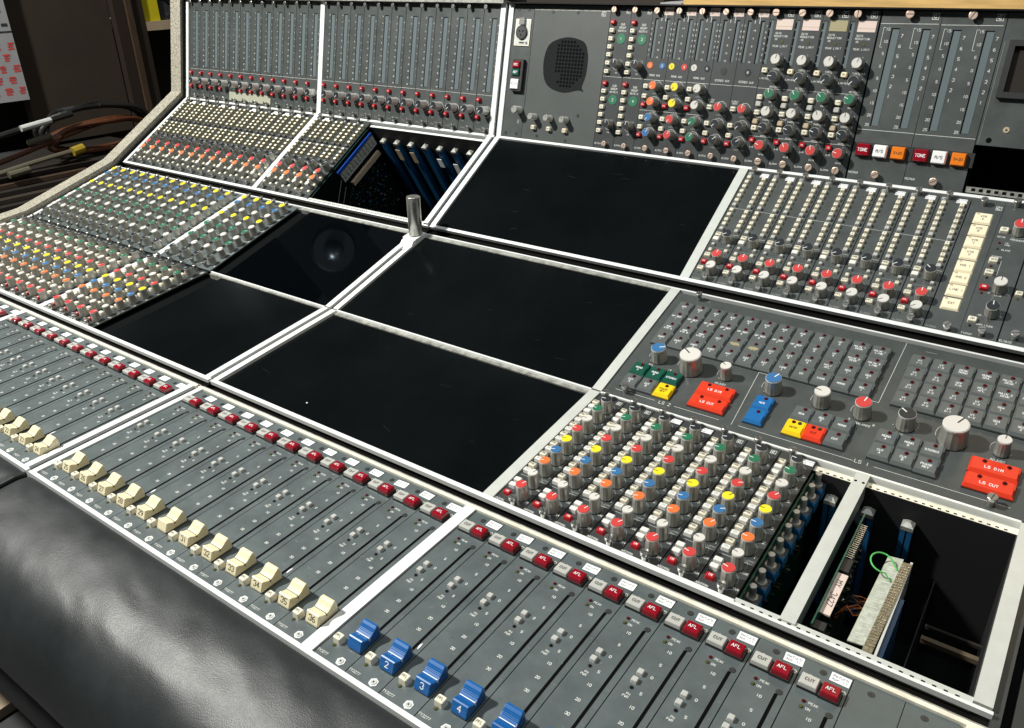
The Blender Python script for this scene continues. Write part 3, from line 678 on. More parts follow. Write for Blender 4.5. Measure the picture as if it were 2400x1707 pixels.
blanker(2, -.2830, -.0148, .0048, .2330, 'matt black blanking panel left of the frame joint, below the glossy one', c=-.0015, marks=3, seed=7)

# ============================================================ MONITOR CONTROL PANEL (P3 right)
t = thing('monitor_panel', 3, .5092, 0, 'wide grey control panel with rows of slate keys, pale knobs and red LS CUT keys', 'control panel')
m = MB(); m.box(.0004, .4800, .0005, .2300, -.003, 0, 'panel')
def P(x): return x - .5092
m.stroke([(P(.8207), .2290), (P(.8204), .1123), (P(.7640), .1118)], .0004, .00012, 'print'); m.stroke([(P(.6812), .0118), (P(.6765), .1105), (P(.6900), .1105)], .0004, .00012, 'print')
for x0, x1 in ((.5231, .5790), (.6060, .6648), (.6899, .8216), (.8439, .9748)): m.stroke([(P(x0), .0130), (P(x1), .0132)], .0004, .00012, 'print')
m.text('LS 2', P(.5930), .0130, .0046, .00012, 'print', .1); m.text('LS 1', P(.8310), .0140, .0046, .00012, 'print', .1)
for tx, x, b in (('ADJUST', .641, .0725), ('PFL', .5440, .0722), ('AFL', .7680, .0700), ('BALANCE', .8150, .0705), ('ADJUST', .952, .0725), ('TRIM', .8590, .0710), ('A', .7990, .0740), ('B', .8260, .0740), ('-4', .571, .0722), ('-4', .893, .0700)): m.text(tx, P(x), b, .0028, .00012, 'print', .12)
m.stroke([(P(.549), .2230), (P(.560), .2232)], .0006, .00012, 'print_worn'); m.stroke([(P(.845), .2210), (P(.857), .2212)], .0006, .00012, 'print_worn')
for x, r in ((.5465, .0132), (.5930, .0175), (.641, .0112), (.702, .0132), (.762, .0128), (.8088, .0128), (.905, .0175), (.9525, .0112)): m.arc(P(x), .0910, r, -130, -20, .0003, .00012, 'print'); m.arc(P(x), .0910, r, -230, -160, .0003, .00012, 'print')
for ang in range(-150, 40, 18): m.stroke([(P(.856) + .0128 * math.cos(math.radians(ang)), .0908 + .0128 * math.sin(math.radians(ang))), (P(.856) + .0142 * math.cos(math.radians(ang)), .0908 + .0142 * math.sin(math.radians(ang)))], .0004, .00012, 'print')
obj('front_panel', m, t)
def skey_mesh(wx, wy, col, txt, tcol, nled, th):
    m = MB(); hx, hy = wx / 2, wy / 2
    m.box(-hx - .0004, hx + .0004, -hy - .0004, hy + .0004, 0, .0012, 'ink')
    def rc(x0, x1, y0, y1, z): return [(x0, y0, z), (x1, y0, z), (x1, y1, z), (x0, y1, z)]
    m.rings([rc(-hx, hx, -hy, hy, .0012), rc(-hx, hx, -hy, hy, .0030), rc(-hx + .0022, hx - .0022, -hy + .0030, hy - .0006, .0062)], col, False)
    m.rings([rc(hx - .0050, hx, hy - .0095, hy, .0030), rc(hx - .0050, hx - .0008, hy - .0090, hy - .0004, .0056)], col, False)
    lines = txt.split('|')
    for i, s_ in enumerate(lines):
        if s_: m.text(s_, -.0006, -.0012 + ((len(lines) - 1) / 2 - i) * th * 1.5, th, .0064, tcol, .17)
    return m
def skey(par, x, b, txt, col='slate_key', tcol='label_white', wx=.0232, wy=.0226, nled=1, th=.0027, leds=None):
    o = obj('key_switch', cached(('key_switch', wx, wy, col, txt, nled), lambda: skey_mesh(wx, wy, col, txt, tcol, nled, th)), par, (P(x), b, 0))
    for dx, lc in (leds or [(.0012, 'led_red')]):
        def f(lc=lc): q = MB(); q.cyl(0, 0, 0, .0005, .0024, .0024, 'skirt', 12); q.cyl(0, 0, .0005, .0018, .0021, .0012, lc, 12); return q
        obj('led', cached(('bigled', lc), f), o, (dx, wy / 2 - .0042, .0062))
    return o
rows = ['AUX|1;AUX|2;AUX|3;AUX|4;AUX|5;AUX|6;AUX|7;AUX|8;CF|1;CF|2;MAIN 1|DESK;MAIN 1|LINE', 'GP REP|1;GP REP|2;GP REP|3;GP REP|4;GP REP|5;GP REP|6;GP REP|7;GP REP|8;CF|3;CF|4;MAIN 2|DESK;MAIN 2|LINE',
        'MAK|VTR A;MAK|VTR B;MAK|VTR C;EXT|1;;;EXT|4;EXT|5;EXT|6;PFL/|AFL;SDA|1;SDA|2', 'DART|1;DART|2;DART|3;DART|4;DAT|1;DAT|2;DAT|3;TAPE|1;CD;CASS;MONO;SEL|1']
for r_, (line, b) in enumerate(zip(rows, (.1950, .1712, .1474, .1236))):
    for j, tx in enumerate(line.split(';')):
        o = skey(t, .5345 + .0240 * j, b - .001, tx)
        if r_ == 2 and j in (4, 5):
            q = MB(); rr = random.Random(j); n = 18
            q.face([((.0062 + rr.uniform(-.0016, .0022)) * math.cos(2 * math.pi * i / n), -.0018 + (.0034 + rr.uniform(-.001, .0012)) * math.sin(2 * math.pi * i / n), .0064) for i in range(n)], 'cream_old'); obj('tape_residue', q, o)
rows = ['VT|1-1;VT|1-2;DESK|MONO;MONO|SDA;MAIN 1|DESK;MAIN 1|LINE', 'VT|2-1;VT|2-2;OFF|AIR;PFL/|AFL;MAIN 2|DESK;MAIN 2|LINE', 'VT|3-1;VT|3-2;VT|5-1;VT|5-2;SDA|1;SDA|2', 'VT|4-1;VT|4-2;VT|6-1;VT|6-2;SDA|3;SEL|2']
for line, b in zip(rows, (.1950, .1715, .1478, .1248)):
    for j, tx in enumerate(line.split(';')): skey(t, .8445 + .0240 * j, b - .001, tx)
for x, b, tx, c in ((.5362, .0548, 'MONO|A', 'green_key'), (.5598, .0540, 'MONO|B', 'green_key'), (.5834, .0540, 'STEREO', 'green_key'), (.5366, .0305, 'CUT|A', 'slate_key'), (.5602, .0305, 'CUT|B', 'slate_key'),
                    (.7030, .0555, 'MCR', 'blue_key'), (.7030, .0315, '', 'blue_key'), (.7505, .0560, 'SDA', 'slate_key'), (.7735, .0560, 'SEL|2', 'slate_key'), (.7970, .0556, 'MONO', 'slate_key'), (.7965, .0322, 'CUT', 'slate_key'),
                    (.8446, .0562, 'MONO|A', 'slate_key'), (.8684, .0560, 'MONO|B', 'slate_key'), (.8920, .0558, 'STEREO', 'slate_key'), (.8446, .0332, 'CUT|A', 'slate_key'), (.8684, .0330, 'CUT|B', 'slate_key'), (.8920, .0320, 'PHASE|REV', 'slate_key')):
    skey(t, x, b, tx, c)
skey(t, .5838, .0298, 'PHASE|REV', 'yellow_key', 'ink')
skey(t, .7498, .0315, 'DESK', 'yellow_key', 'ink', leds=[(-.0030, 'led_red'), (.0040, 'led_green')]); skey(t, .7725, .0318, 'CUT', 'ls_red', 'led_red', leds=[(-.0030, 'led_red'), (.0040, 'led_green')])
for x in (.6432, .9518):
    for b, tx in ((.0545, 'LS DIM'), (.0312, 'LS CUT')): skey(t, x, b - (.001 if x < .9 else -.0005), tx, 'ls_red', 'label_white' if tx != 'LS CUT' or x < .9 else 'cap_orange', .0472, .0206, 2, .0034, [(-.0105, 'led_red'), (.0125, 'led_red')])
knob(t, P(.5465), .0910, 'blue', 25, .0098, .0165); knob(t, P(.5930), .0900, 'white', 145, .0140, .0205); knob(t, P(.6410), .0912, 'white', 150, .0072, .0160)
knob(t, P(.7025), .0912, 'blue', 65, .0098, .0165); knob(t, P(.7620), .0905, 'white', 170, .0094, .0165); knob(t, P(.8088), .0905, 'red', 80, .0094, .0165)
knob(t, P(.8560), .0912, 'black', 145, .0096, .0165); knob(t, P(.9055), .0900, 'white', 65, .0138, .0205); knob(t, P(.9530), .0905, 'white', 85, .0072, .0160)
thumbscrew(t, P(.5440), .2230, 'chrome', .013, .0046, 100); thumbscrew(t, P(.5385), .0118, 'chrome', .013, .0048, 20); thumbscrew(t, P(.9580), .0100, 'chrome', .013, .0052, 75)

# ============================================================ METER BRIDGE: channel meters (P5, frame A)
def meter_panel():
    m = MB(); m.box(.0006, .0392, .0010, .2352, -.0025, 0, 'panel')
    m.quadz(.0204, .0322, .0785, .2110, .00010, 'slot'); m.box(.0226, .0320, .0788, .2092, .0001, .0005, 'window')
    for i, tx in enumerate(('0', '2', '4', '6', '8', '10', '15', '20', '25', '30', '40')): m.text(tx, .0160, .2085 - i * .0128, .0023, .00012, 'print', .14)
    for i in range(8): m.text(str(8 - i), .0362, .1985 - i * .0145, .0020, .00012, 'print', .14)
    m.stroke([(.0010, .0730), (.0390, .0725)], .0004, .00012, 'print')
    m.arc(.0275, .0420, .0105, -100, 120, .0005, .00012, 'print'); m.text('MY3002', .0130, .0085, .0022, .00012, 'print_worn', .12); m.text('SOLO', .0110, .0215, .002, .00012, 'print_worn', .13)
    return m
def meter_module(x, label, group, special=None, lit=True):
    t = thing('meter_module', 5, x, 0, label, 'meter module', group)
    obj('front_panel', cached(('front_panel', 'meter'), meter_panel), t)
    key(t, .0088, .0635, .0088, .0078, .0065, 'red_key', 'MON', 'label_white', .0016)
    if special == 'bare': led(t, .0090, .0320, 'led_green', .0022)
    else: key(t, .0088, .0308, .0088, .0078, .0065, 'red_key', 'AFL', 'label_white', .0016)
    key(t, .0080, .0455, .0050, .0050, .0040, 'grey_key')
    knob(t, .0245, .0440, 'black', 220, .0076, .0160, 'knob_light')
    thumbscrew(t, .0300, .0088, 'chrome', .0120, .0046, random.uniform(0, 180)); thumbscrew(t, .0082, .2295, 'brass' if not lit else 'chrome', .0085, .0040, random.uniform(0, 180))
    return t
for i in range(12):
    meter_module(-.9846 + .0398 * i, 'tall channel meter module in the left meter bay, %s from the speckled cheek' % ORD[i], 'channel meter modules', 'bare' if i == 4 else None)
    meter_module(-.4925 + .0398 * i, 'tall channel meter module in the right meter bay, %s from the thin white upright' % ORD[i], 'channel meter modules')
t = thing('masking_tape', 5, -.8238, .0070, 'strip of yellowed tape stuck across the foot of four channel meter modules', 'tape')
mb = MB(); mb.box(0, .1560, 0, .0195, .0003, .0006, 'tape'); mb.box(.0395, .0398, 0, .0195, .0006, .0007, 'cream_old'); mb.box(.0790, .0793, 0, .0195, .0006, .0007, 'cream_old'); obj('strip', mb, t)

# ============================================================ METER BRIDGE: frame B
t = thing('talkback_strip', 5, .0160, 0, 'narrow grey strip with a silver microphone socket and REC, REP and FLIP keys', 'desk module')
obj('front_panel', gen_panel(.0447, 'panel', .001, .2352, lambda m: (m.text('TM', .0340, .0330, .0022, .00012, 'print', .13), m.text('FS', .0340, .0295, .0022, .00012, 'print', .13))), t)
m = MB(); m.box(.0065, .0400, .1650, .2110, 0, .0015, 'cream_rail'); 
m.box(.0085, .0380, .1670, .2090, .0015, .0020, 'alu_dull'); cx, cy = .0225, .1880
m.cyl(cx, cy, .0020, .0050, .0125, .0120, 'ink', 24); m.cyl(cx, cy, .0050, .0051, .0095, .0095, 'panel_dark', 20)
for dx, dy in ((-.004, .002), (.004, .002), (0, -.005)): m.disc(cx + dx, cy + dy, .0053, .0016, 'slot', 10)
m.box(cx - .0055, cx + .0055, .2010, .2125, .0020, .0065, 'chrome'); m.cyl(.0345, .1705, .0020, .0028, .0022, .0022, 'chrome', 10); m.box(.0180, .0300, .1690, .1715, .0020, .0022, 'ink')
obj('microphone_socket', m, t)
m = MB(); m.box(.0130, .0370, .0850, .1410, 0, .0075, 'ink'); o = obj('key_block', m, t)
for b, c, tx, tc in ((.1315, 'afl_red', 'REC', 'label_white'), (.1180, 'green_key', 'REP', 'label_white'), (.0972, 'label_white', 'FLIP', 'ink')):
    q = key(o, .0225, b, .0175 if tx != 'FLIP' else .0195, .0128 if tx != 'FLIP' else .0195, .0105, c, tx, tc, .0036, 'lit_button')
knob(t, .0330, .0520, 'dull', 130, .0066, .0165, 'knob_rim')
for x, b in ((.0095, .2270), (.0320, .2270), (.0085, .0090), (.0330, .0090)): flat_screw(t, x, b, 'dark', 10)
t = thing('talkback_speaker_panel', 5, .0610, 0, 'blank grey panel with a rounded dark loudspeaker opening and three small grey knobs', 'speaker panel')
m = MB(); m.box(.0003, .1572, .0010, .2352, -.0030, 0, 'speaker_grey')
pts = [(.0312, .1377), (.0345, .1600), (.0452, .1742), (.0733, .1828), (.0980, .1808), (.1141, .1744), (.1215, .1600), (.1243, .1444), (.1238, .1200), (.1185, .1010), (.1235, .0930), (.1120, .0950), (.0861, .0893), (.0640, .0915), (.0448, .0998), (.0350, .1150)]
sm = []
for i in range(len(pts)):
    a0, a1, a2, a3 = pts[i - 1], pts[i], pts[(i + 1) % len(pts)], pts[(i + 2) % len(pts)]
    for s_ in range(3):
        tt = s_ / 3; sm.append(tuple(.5 * (2 * a1[q] + (-a0[q] + a2[q]) * tt + (2 * a0[q] - 5 * a1[q] + 4 * a2[q] - a3[q]) * tt ** 2 + (-a0[q] + 3 * a1[q] - 3 * a2[q] + a3[q]) * tt ** 3) for q in (0, 1)))
m.face([(x, y, .0002) for x, y in sm], 'foam')
for i in range(-6, 7):
    for j in range(-7, 8):
        x, y = .080 + i * .0066, .138 + j * .0062
        if (i * .0066 / .040) ** 2 + (j * .0062 / .043) ** 2 < .9 and not (i < -1 and j < -2 and random.random() < .8) and not (i < -3): m.box(x - .0021, x + .0021, y - .0020, y + .0020, .0002, .0004, 'slot')
m.text('LOREN', .0062, .0060, .0022, .00012, 'print_worn', .12) if False else None
logo(m, .1440, .2230, .0075); m.stroke([(.001, .2285), (.155, .2280)], .003, .0001, 'alu_dirty')
obj('front_panel', m, t)
for x, tx in ((.0248, 'RTN'), (.0590, 'EXT'), (.0935, 'EXT')):
    knob(t, x, .0425, 'dull', 85, .0056, .0155, 'knob_rim'); key(t, x + .0022, .0240, .0090, .0082, .0065, 'cream' if x < .09 else 'lit_cream', tx, 'ink', .0022)
for x, b in ((.0400, .2240), (.0920, .2240), (.1180, .0520), (.0350, .0090), (.0980, .0060)): flat_screw(t, x, b, 'dark', 10)

def sub_panel(n1, n2):
    m = MB(); m.box(.0003, .0394, .0010, .2352, -.0025, 0, 'panel_dark')
    for n, o in ((n1, 0), (n2, -.0995)):
        for i, tx in enumerate(('SUB', 'GROUP', 'MATRIX')): m.text(tx, .0262, .2070 + o - i * .0052, .0030, .00012, 'print', .13)
        m.cyl(.0262, .1840 + o, 0, .0006, .0085, .0083, 'cap_green', 22); m.text(n, .0262, .1840 + o, .0042, .0007, 'print', .13)
        m.arc(.0256, .1430 + o, .0094, -200, 60, .0003, .00012, 'print'); m.text('EQ', .0255, .1290 + o, .0022, .00012, 'print', .13)
    m.stroke([(.001, .1222), (.037, .1218)], .0004, .00012, 'print'); m.text('SL2944', .0080, .0095, .0024, .00012, 'print', .12); logo(m, .0330, .2275, .0065)
    return m
for i in range(2):
    t = thing('subgroup_module', 5, .2188 + .03975 * i, 0, 'sub group matrix module with green discs numbered %s' % ('1 and 2, beside the speaker panel', '3 and 4, beside the orange knobs')[i], 'desk module', 'sub group modules')
    obj('front_panel', sub_panel('13'[i], '24'[i]), t)
    for o in (0, -.0990):
        for q, b in enumerate((.2100, .1968, .1835, .1704, .1576, .1442, .1304)):
            key(t, .0078, b + o, .0090, .0074, .0048, 'red_key' if q == 0 else 'cream', ('SOL', 'MUT', 'EXT', 'CUT', 'EXT', 'CUT', 'MON')[q], 'label_white' if q == 0 else 'ink', .0018)
        knob(t, .0256, .1430 + o, 'black', 85, .0068, .0150)
    thumbscrew(t, .0090, .2290, 'brass', .008, .0048, 80); thumbscrew(t, .0240, .0098, 'brass', .008, .0044, 80)

def auxm_panel(kind, d1, d2):
    m = MB(); m.box(.0003, .0394, .0010, .2352, -.0025, 0, 'panel_dark')
    for a in (.0060, .0268):
        m.quadz(a, a + .0060, .1555, .2180, .00010, 'slot'); m.box(a + .0022, a + .0060, .1558, .2160, .0001, .0003, 'window')
    for i in range(7): m.text(str(7 - i), .0022, .2100 - i * .0082, .0024, .00012, 'print', .14); m.text(str(7 - i), .0372, .2100 - i * .0082, .0024, .00012, 'print', .14)
    for i in range(5): m.text('+4' if i == 0 else str(i * 4), .0188, .2035 - i * .0115, .0024, .00012, 'print', .14)
    m.stroke([(.0175, .214), (.0175, .224)], .0006, .00012, 'label_white'); m.stroke([(.0245, .214), (.0245, .224)], .0006, .00012, 'label_white')
    if kind == 'mono':
        for a, (c, n) in ((.0085, d1), (.0310, d2)): m.cyl(a, .1445, 0, .0006, .0052, .0050, 'cap_' + c, 18); m.text(n, a, .1445, .0034, .0007, 'ink' if c in ('yellow', 'white') else 'print', .14)
        m.text('MONO AUX', .0200, .1290, .0028, .00012, 'print', .13); ys = (.1120, .0865, .0610, .0362); m.stroke([(.001, .0722), (.038, .0720)], .0004, .00012, 'print')
    else:
        m.cyl(.0200, .1420, 0, .0006, .0055, .0053, 'ink' if d1 == '' else 'cap_black', 18)
        if d1: m.text(d1, .0200, .1420, .0034, .0007, 'print', .14)
        m.text('STEREO AUX', .0200, .1275, .0028, .00012, 'print', .13); ys = (.0870, .0610, .0362)
        m.text('DIRECT', .0080, .0975, .0022, .00012, 'print', .13); m.text('INPUT', .0080, .0942, .0022, .00012, 'print', .13)
    m.stroke([(.001, .1215), (.038, .1212)], .0004, .00012, 'print')
    for y in ys: m.arc(.0258, y, .0092, -60, 140, .0004, .00012, 'print'); 
    for y in ys[::2]: m.text('DIRECT INPUT', .0280, y - .0120, .0020, .00012, 'print_worn', .13, asp=.5)
    m.text('AL2933', .0080, .0095, .0024, .00012, 'print', .12)
    return m
specs = [('mono', ('orange', '1'), ('blue', '2'), ('orange', 'orange', 'blue', 'blue')), ('mono', ('yellow', '3'), ('red', '4'), ('yellow', 'yellow', 'red', 'red')), ('mono', ('white', '5'), ('black', '6'), ('white', 'white', 'green', 'green')), ('stereo', '', '', ('red', 'black', 'black')), ('stereo', '8', '', ('red', 'black', 'black'))]
alab = ['mono aux module with orange and blue knobs and discs 1 and 2', 'mono aux module with yellow and red knobs and discs 3 and 4', 'mono aux module with white and green knobs and discs 5 and 6', 'stereo aux module with a red knob, two black knobs and an empty disc hole', 'stereo aux module with a red knob, two black knobs and a disc numbered 8']
for i, (kd, d1, d2, cs) in enumerate(specs):
    t = thing('aux_master_module', 5, .2188 + .03975 * (i + 2), 0, alab[i], 'desk module', 'aux master modules')
    obj('front_panel', auxm_panel(kd, d1, d2), t)
    ys = (.1120, .0865, .0610, .0362) if kd == 'mono' else (.0870, .0610, .0362)
    for y, c, a in zip(ys, cs, (225, 50, 225, 60) if kd == 'mono' else (80, 225, 40)): knob(t, .0256, y, c, a, .0068, .0150)
    if kd == 'mono': bs = [(.1110, 'cream', 'ON'), (.0950, 'cream', 'EXT'), (.0815, 'red_key', 'AFL'), (.0605, 'cream', 'ON'), (.0448, 'cream', 'EXT'), (.0318, 'red_key', 'AFL')]
    else: bs = [(.0860, 'cream', 'MONO'), (.0608, 'cream', 'ON'), (.0453, 'cream', 'EXT'), (.0325, 'red_key', 'AFL')]
    for b, c, tx in bs: key(t, .0076, b, .0088, .0078, .0048, c, tx, 'label_white' if c == 'red_key' else 'ink', .0020)
    thumbscrew(t, .0100, .2285, 'brass', .008, .0048, 50 + 30 * i); thumbscrew(t, .0250, .0105, 'brass', .008, .0046, 20 * i)
    sticker(t, .0290, .2290, .0160, .0120, 'label_pink')

def dyn_panel():
    m = MB(); m.box(.0003, .0394, .0010, .2352, -.0025, 0, 'panel_dark')
    m.quadz(.0008, .0072, .1555, .2200, .00010, 'slot'); m.box(.0032, .0072, .1558, .2190, .0001, .0003, 'window')
    m.text('GAIN', .0170, .2010, .0026, .00012, 'print', .13); m.text('REDUCTION', .0215, .1968, .0026, .00012, 'print', .13); m.text('DB', .0150, .1925, .0022, .00012, 'print', .13); m.text('PEAK LIMIT', .0230, .1825, .0026, .00012, 'print', .13)
    m.cyl(.0250, .1888, 0, .0006, .0022, .0018, 'led_olive', 12)
    for tx, x, b in (('THRESHOLD', .0270, .1495), ('LIMITER', .0080, .1350), ('RECOVERY', .0270, .1235), ('RATIO', .0270, .1010), ('THRESHOLD', .0260, .0742), ('ATTACK', .0090, .0775), ('DYN', .0080, .0320), ('GAIN', .0250, .0220), ('RECOVERY', .0270, .0495), ('DL2934', .0075, .0100)): m.text(tx, x, b, .0023, .00012, 'print', .13)
    for b in (.1625, .1382, .1126, .0866, .0621, .0358):
        for a_ in (-200, -150, -30, 20, 70): m.disc(.0245 + .0098 * math.cos(math.radians(a_)), b + .0098 * math.sin(math.radians(a_)), .00012, .0005, 'print', 6)
    for b in (.1205, .0485): m.stroke([(.001, b), (.038, b)], .0004, .00012, 'print')
    logo(m, .0310, .2292, .0080)
    for i in range(6): m.text(str(24 - i * 4), .0025, .2180 - i * .0115, .0020, .00013, 'print_worn', .14)
    return m
for i in range(4):
    t = thing('dynamics_module', 5, .2188 + .03975 * (i + 7), 0, 'limiter module with white, black, green and red knobs, %s of four from left' % ORD[i], 'desk module', 'compressor limiter modules')
    obj('front_panel', cached(('front_panel', 'dyn'), dyn_panel), t)
    m = MB(); m.box(0, .0250, 0, .0150, 0, .0006, 'label_pink' if i != 2 else 'cream_old'); m.box(0, .025, .0045, .0050, .0006, .0008, 'label_tan'); obj('name_strip', m, t, (.0118, .2060, 0))
    for b, c, a in ((.1625, 'white', 75 - i), (.1382, 'black', 180 + 50 * (i > 0)), (.1126, 'green', 105 + i * 18), (.0864, 'white', (65, 55, 115, 90)[i]), (.0621, 'black', 170 - 5 * i), (.0358, 'red', (165, 120, 100, 165)[i])): knob(t, .0245, b, c, a, .0074, .0150)
    for b, c, tx in ((.1468, 'lit_cream' if i else 'cream', 'ON'), (.1074, 'cream', 'LIM'), (.0972, 'silver_key', ''), (.0844, 'cream', 'FAST'), (.0710, 'label_tan', ''), (.0611, 'cream', 'ON'), (.0427, 'red_key', 'IN')): key(t, .0072, b, .0090, .0080, .0045, c, tx, 'label_white' if c == 'red_key' else 'ink', .0022)
    thumbscrew(t, .0100, .2290, 'brass', .008, .0052, 30 * i); thumbscrew(t, .0250, .0108, 'brass', .008, .0052, 25 * i); led(t, .0070, .0345, 'led_dark')

def big_meter():
    m = MB(); m.box(.0004, .0782, .0010, .2352, -.0025, 0, 'panel')
    for a0 in (.0, .0400):
        m.quadz(a0 + .0166, a0 + .0275, .0795, .2125, .00010, 'slot'); m.box(a0 + .0186, a0 + .0275, .0798, .2108, .0001, .0004, 'window')
        for tx, b in (('15', .2110), ('10', .1945), ('5', .1784), ('0', .1614), ('5', .1448), ('10', .1278), ('15', .1109), ('20', .0940), ('25', .0806)): m.text(tx, a0 + .0122, b, .0034, .00012, 'print', .12)
        for i in range(7): m.text(str(7 - i), a0 + .0324, .2026 - i * .01355, .0040, .00012, 'print', .12)
        m.stroke([(a0 + .0090, .2130), (a0 + .0060, .2130), (a0 + .0060, .1868), (a0 + .0090, .1868)], .0004, .00012, 'print')
    m.stroke([(.001, .2182), (.0755, .2190)], .0005, .00012, 'print'); m.stroke([(.001, .0735), (.0772, .0740)], .0005, .00012, 'print')
    logo(m, .0700, .2290, .0080, True); m.text('MG2968', .0080, .0120, .0026, .00012, 'print', .12)
    m.box(.0080 - .003, .0080 + .0745, .0355, .0555, 0, .0012, 'ink')
    return m
for i in range(2):
    t = thing('stereo_meter_module', 5, .6578 + .0785 * i, 0, 'double meter module with TONE, M/S and S+20 keys, %s' % ('beside the limiter modules' if i == 0 else 'beside the square window'), 'meter module', 'stereo meter modules')
    obj('front_panel', cached(('front_panel', 'bigmeter'), big_meter), t)
    for x, c, tx, tc in ((.0155, 'afl_red', 'TONE', 'label_white'), (.0392, 'label_white', 'M/S', 'ink'), (.0640, 'orange_key', 'S+20', 'ink')): key(t, x, .0452, .0196, .0182, .0080, c, tx, tc, .0040 if tx != 'S+20' else .0034, 'lit_button')
    thumbscrew(t, .0380, .2300, 'brass', .0085, .0055, 0 + 60 * i); thumbscrew(t, .0400, .0118, 'brass', .0085, .0052, 30)
t = thing('vu_meter_panel', 5, .8152, 0, 'grey panel at the right end of the meter bridge with a square black meter window', 'meter panel')
m = MB(); m.box(.0003, .1850, .0670, .2352, -.0025, 0, 'panel'); m.disc(.0150, .0740, .00012, .0036, 'slot', 16); m.cyl(.0325, .0890, 0, .0010, .0042, .0036, 'label_tan', 14); m.disc(.0325, .0890, .0012, .0014, 'ink', 8); m.disc(.0320, .2260, .0002, .003, 'slot', 12); m.box(.022, .18, .2320, .2352, .0, .0008, 'alu_dirty')
m.stroke([(.0030, .068), (.0035, .20)], .0003, .00012, 'print_worn')
obj('front_panel', m, t)
m = MB(); x0, x1, y0, y1 = .0098, .1000, .1290, .2015
for (a, b, c, d) in ((x0, x1, y1 - .0075, y1), (x0, x1, y0, y0 + .0075), (x0, x0 + .0075, y0 + .0075, y1 - .0075), (x1 - .0075, x1, y0 + .0075, y1 - .0075)): m.box(a, b, c, d, 0, .0070, 'ink')
m.quadz(x0 + .0075, x1 - .0075, y0 + .0075, y1 - .0075, .0006, 'foam_brown'); obj('meter_window', m, t)

# ============================================================ THINGS INSIDE THE OPEN WELLS
def guide(k, x, b, c0, c1, label, tip='alu_dirty'):
    t = thing('card_guide', k, x, b, label, 'card guide', 'blue card guides')
    m = MB(); m.box(-.0058, -.0008, -.006, .004, c1, c0, 'guide_blue'); m.box(.0008, .0058, -.006, .004, c1, c0, 'guide_blue'); m.box(-.0058, .0058, .004, .0045, c1, c0, 'guide_blue'); obj('guide_rail', m, t)
    m = MB(); m.rings([[(-.0062, -.0065, c0), (.0062, -.0065, c0), (.0062, .0045, c0), (-.0062, .0045, c0)], [(-.0062, -.0065, c0 + .005), (.0062, -.0065, c0 + .005), (.0062, .0045, c0 + .005), (-.0062, .0045, c0 + .005)], [(-.002, -.001, c0 + .008), (.002, -.001, c0 + .008), (.002, .003, c0 + .008), (-.002, .003, c0 + .008)]], tip); obj('spring_clip', m, t)
for i, x in enumerate((.8135, .8530, .8930)):
    guide(2, x, .2180, -.034, -.19, 'blue card guide with silver tip in the near open well, %s from the knob modules' % ORD[i])
for i in range(8):
    guide(4, -.3010 + i * .0398, .2200, -.036, -.22, 'blue card guide in the far open well, %s from the cream key modules' % ORD[i], 'alu_dirty')
t = thing('labelled_card', 2, .8560, .020, 'upright dark circuit card with a paper label reading MY 3427', 'circuit board')
m = MB(); m.box(-.0015, 0, .0, .165, -.16, -.006, 'pcb')
for i in range(18): m.box(0, .0060, .100 + i * .0030, .1012 + i * .0030, -.020, -.010, 'steel')
for i in range(90): b = random.uniform(.004, .16); c = random.uniform(-.08, -.012); m.box(0, .003 + random.random() * .004, b, b + .003, c, c + .003, random.choice(['ink', 'inner', 'steel', 'pcb', 'inner']))
m.box(.0, .0100, .002, .012, -.030, -.012, 'ink'); m.box(.0, .0080, .080, .098, -.030, -.010, 'ink'); obj('board', m, t)
m = MB(); m.box(0, .0095, .0200, .0760, -.012, -.0100, 'label_pink')
for tx, b in (('MY', .062), ('3427', .040)): m.text(tx, 0, 0, .0055, 0, 'ink', .12, f=lambda u, v, q, b=b: (.0047 + v, b - u, -.0098 + q))
obj('paper_label', m, t)
t = thing('edge_connector_board', 2, .8850, .012, 'pale perforated circuit board with rows of solder joints and a loop of green wire', 'circuit board')
m = MB(); Mx = lambda u, v: (.0 + u + v * .03, .018 + v, -.020 + u * .15)
def sb(u0, u1, v0, v1, mt, z=0, th=.0014): 
    c = [Mx(u0, v0), Mx(u1, v0), Mx(u1, v1), Mx(u0, v1)]; m.rings([[(x, y, q + z - th) for x, y, q in c], [(x, y, q + z) for x, y, q in c]], mt)
sb(0, .0140, 0, .122, 'pcb_white'); sb(.0140, .0225, -.006, .118, 'solder')
for i in range(30):
    for u in (.0150, .0170, .0190, .0212): 
        x, y, q = Mx(u, .001 + i * .0038); m.cyl(x, y, q, q + .0011, .0007, .0004, 'chrome', 6)
    if i % 2 == 0: sb(.0035, .0120, .004 + i * .0036, .0052 + i * .0036, 'alu_dull', .0004, .0004)
obj('board', m, t)
m = MB(); m.box(.0085, .0200, -.004, .014, -.034, -.022, 'steel'); m.box(.0060, .0180, .004, .013, -.060, -.030, 'wire_green' if False else 'window'); m.box(.0240, .0262, .0, .14, -.06, -.018, 'alu_dull'); m.box(.0262, .0300, .0, .10, -.12, -.030, 'guide_blue'); obj('bracket', m, t)
m = MB(); pts = []
for i in range(17):
    a = math.radians(60 + 240 * i / 16); pts.append((.0025 + .0120 * math.cos(a) * .9, .118 + .0125 * math.sin(a), -.012 + .004 * math.sin(math.pi * i / 16)))
pts = [(.0160, .122, -.0175)] + pts + [(.0140, .104, -.017)]; m.tube(pts, .0008, 'wire_green'); obj('green_wire', m, t)
t = thing('wire_loom', 2, .868, .080, 'bundle of thin orange and brown wires between the two circuit cards in the open slot', 'wires')
m = MB()
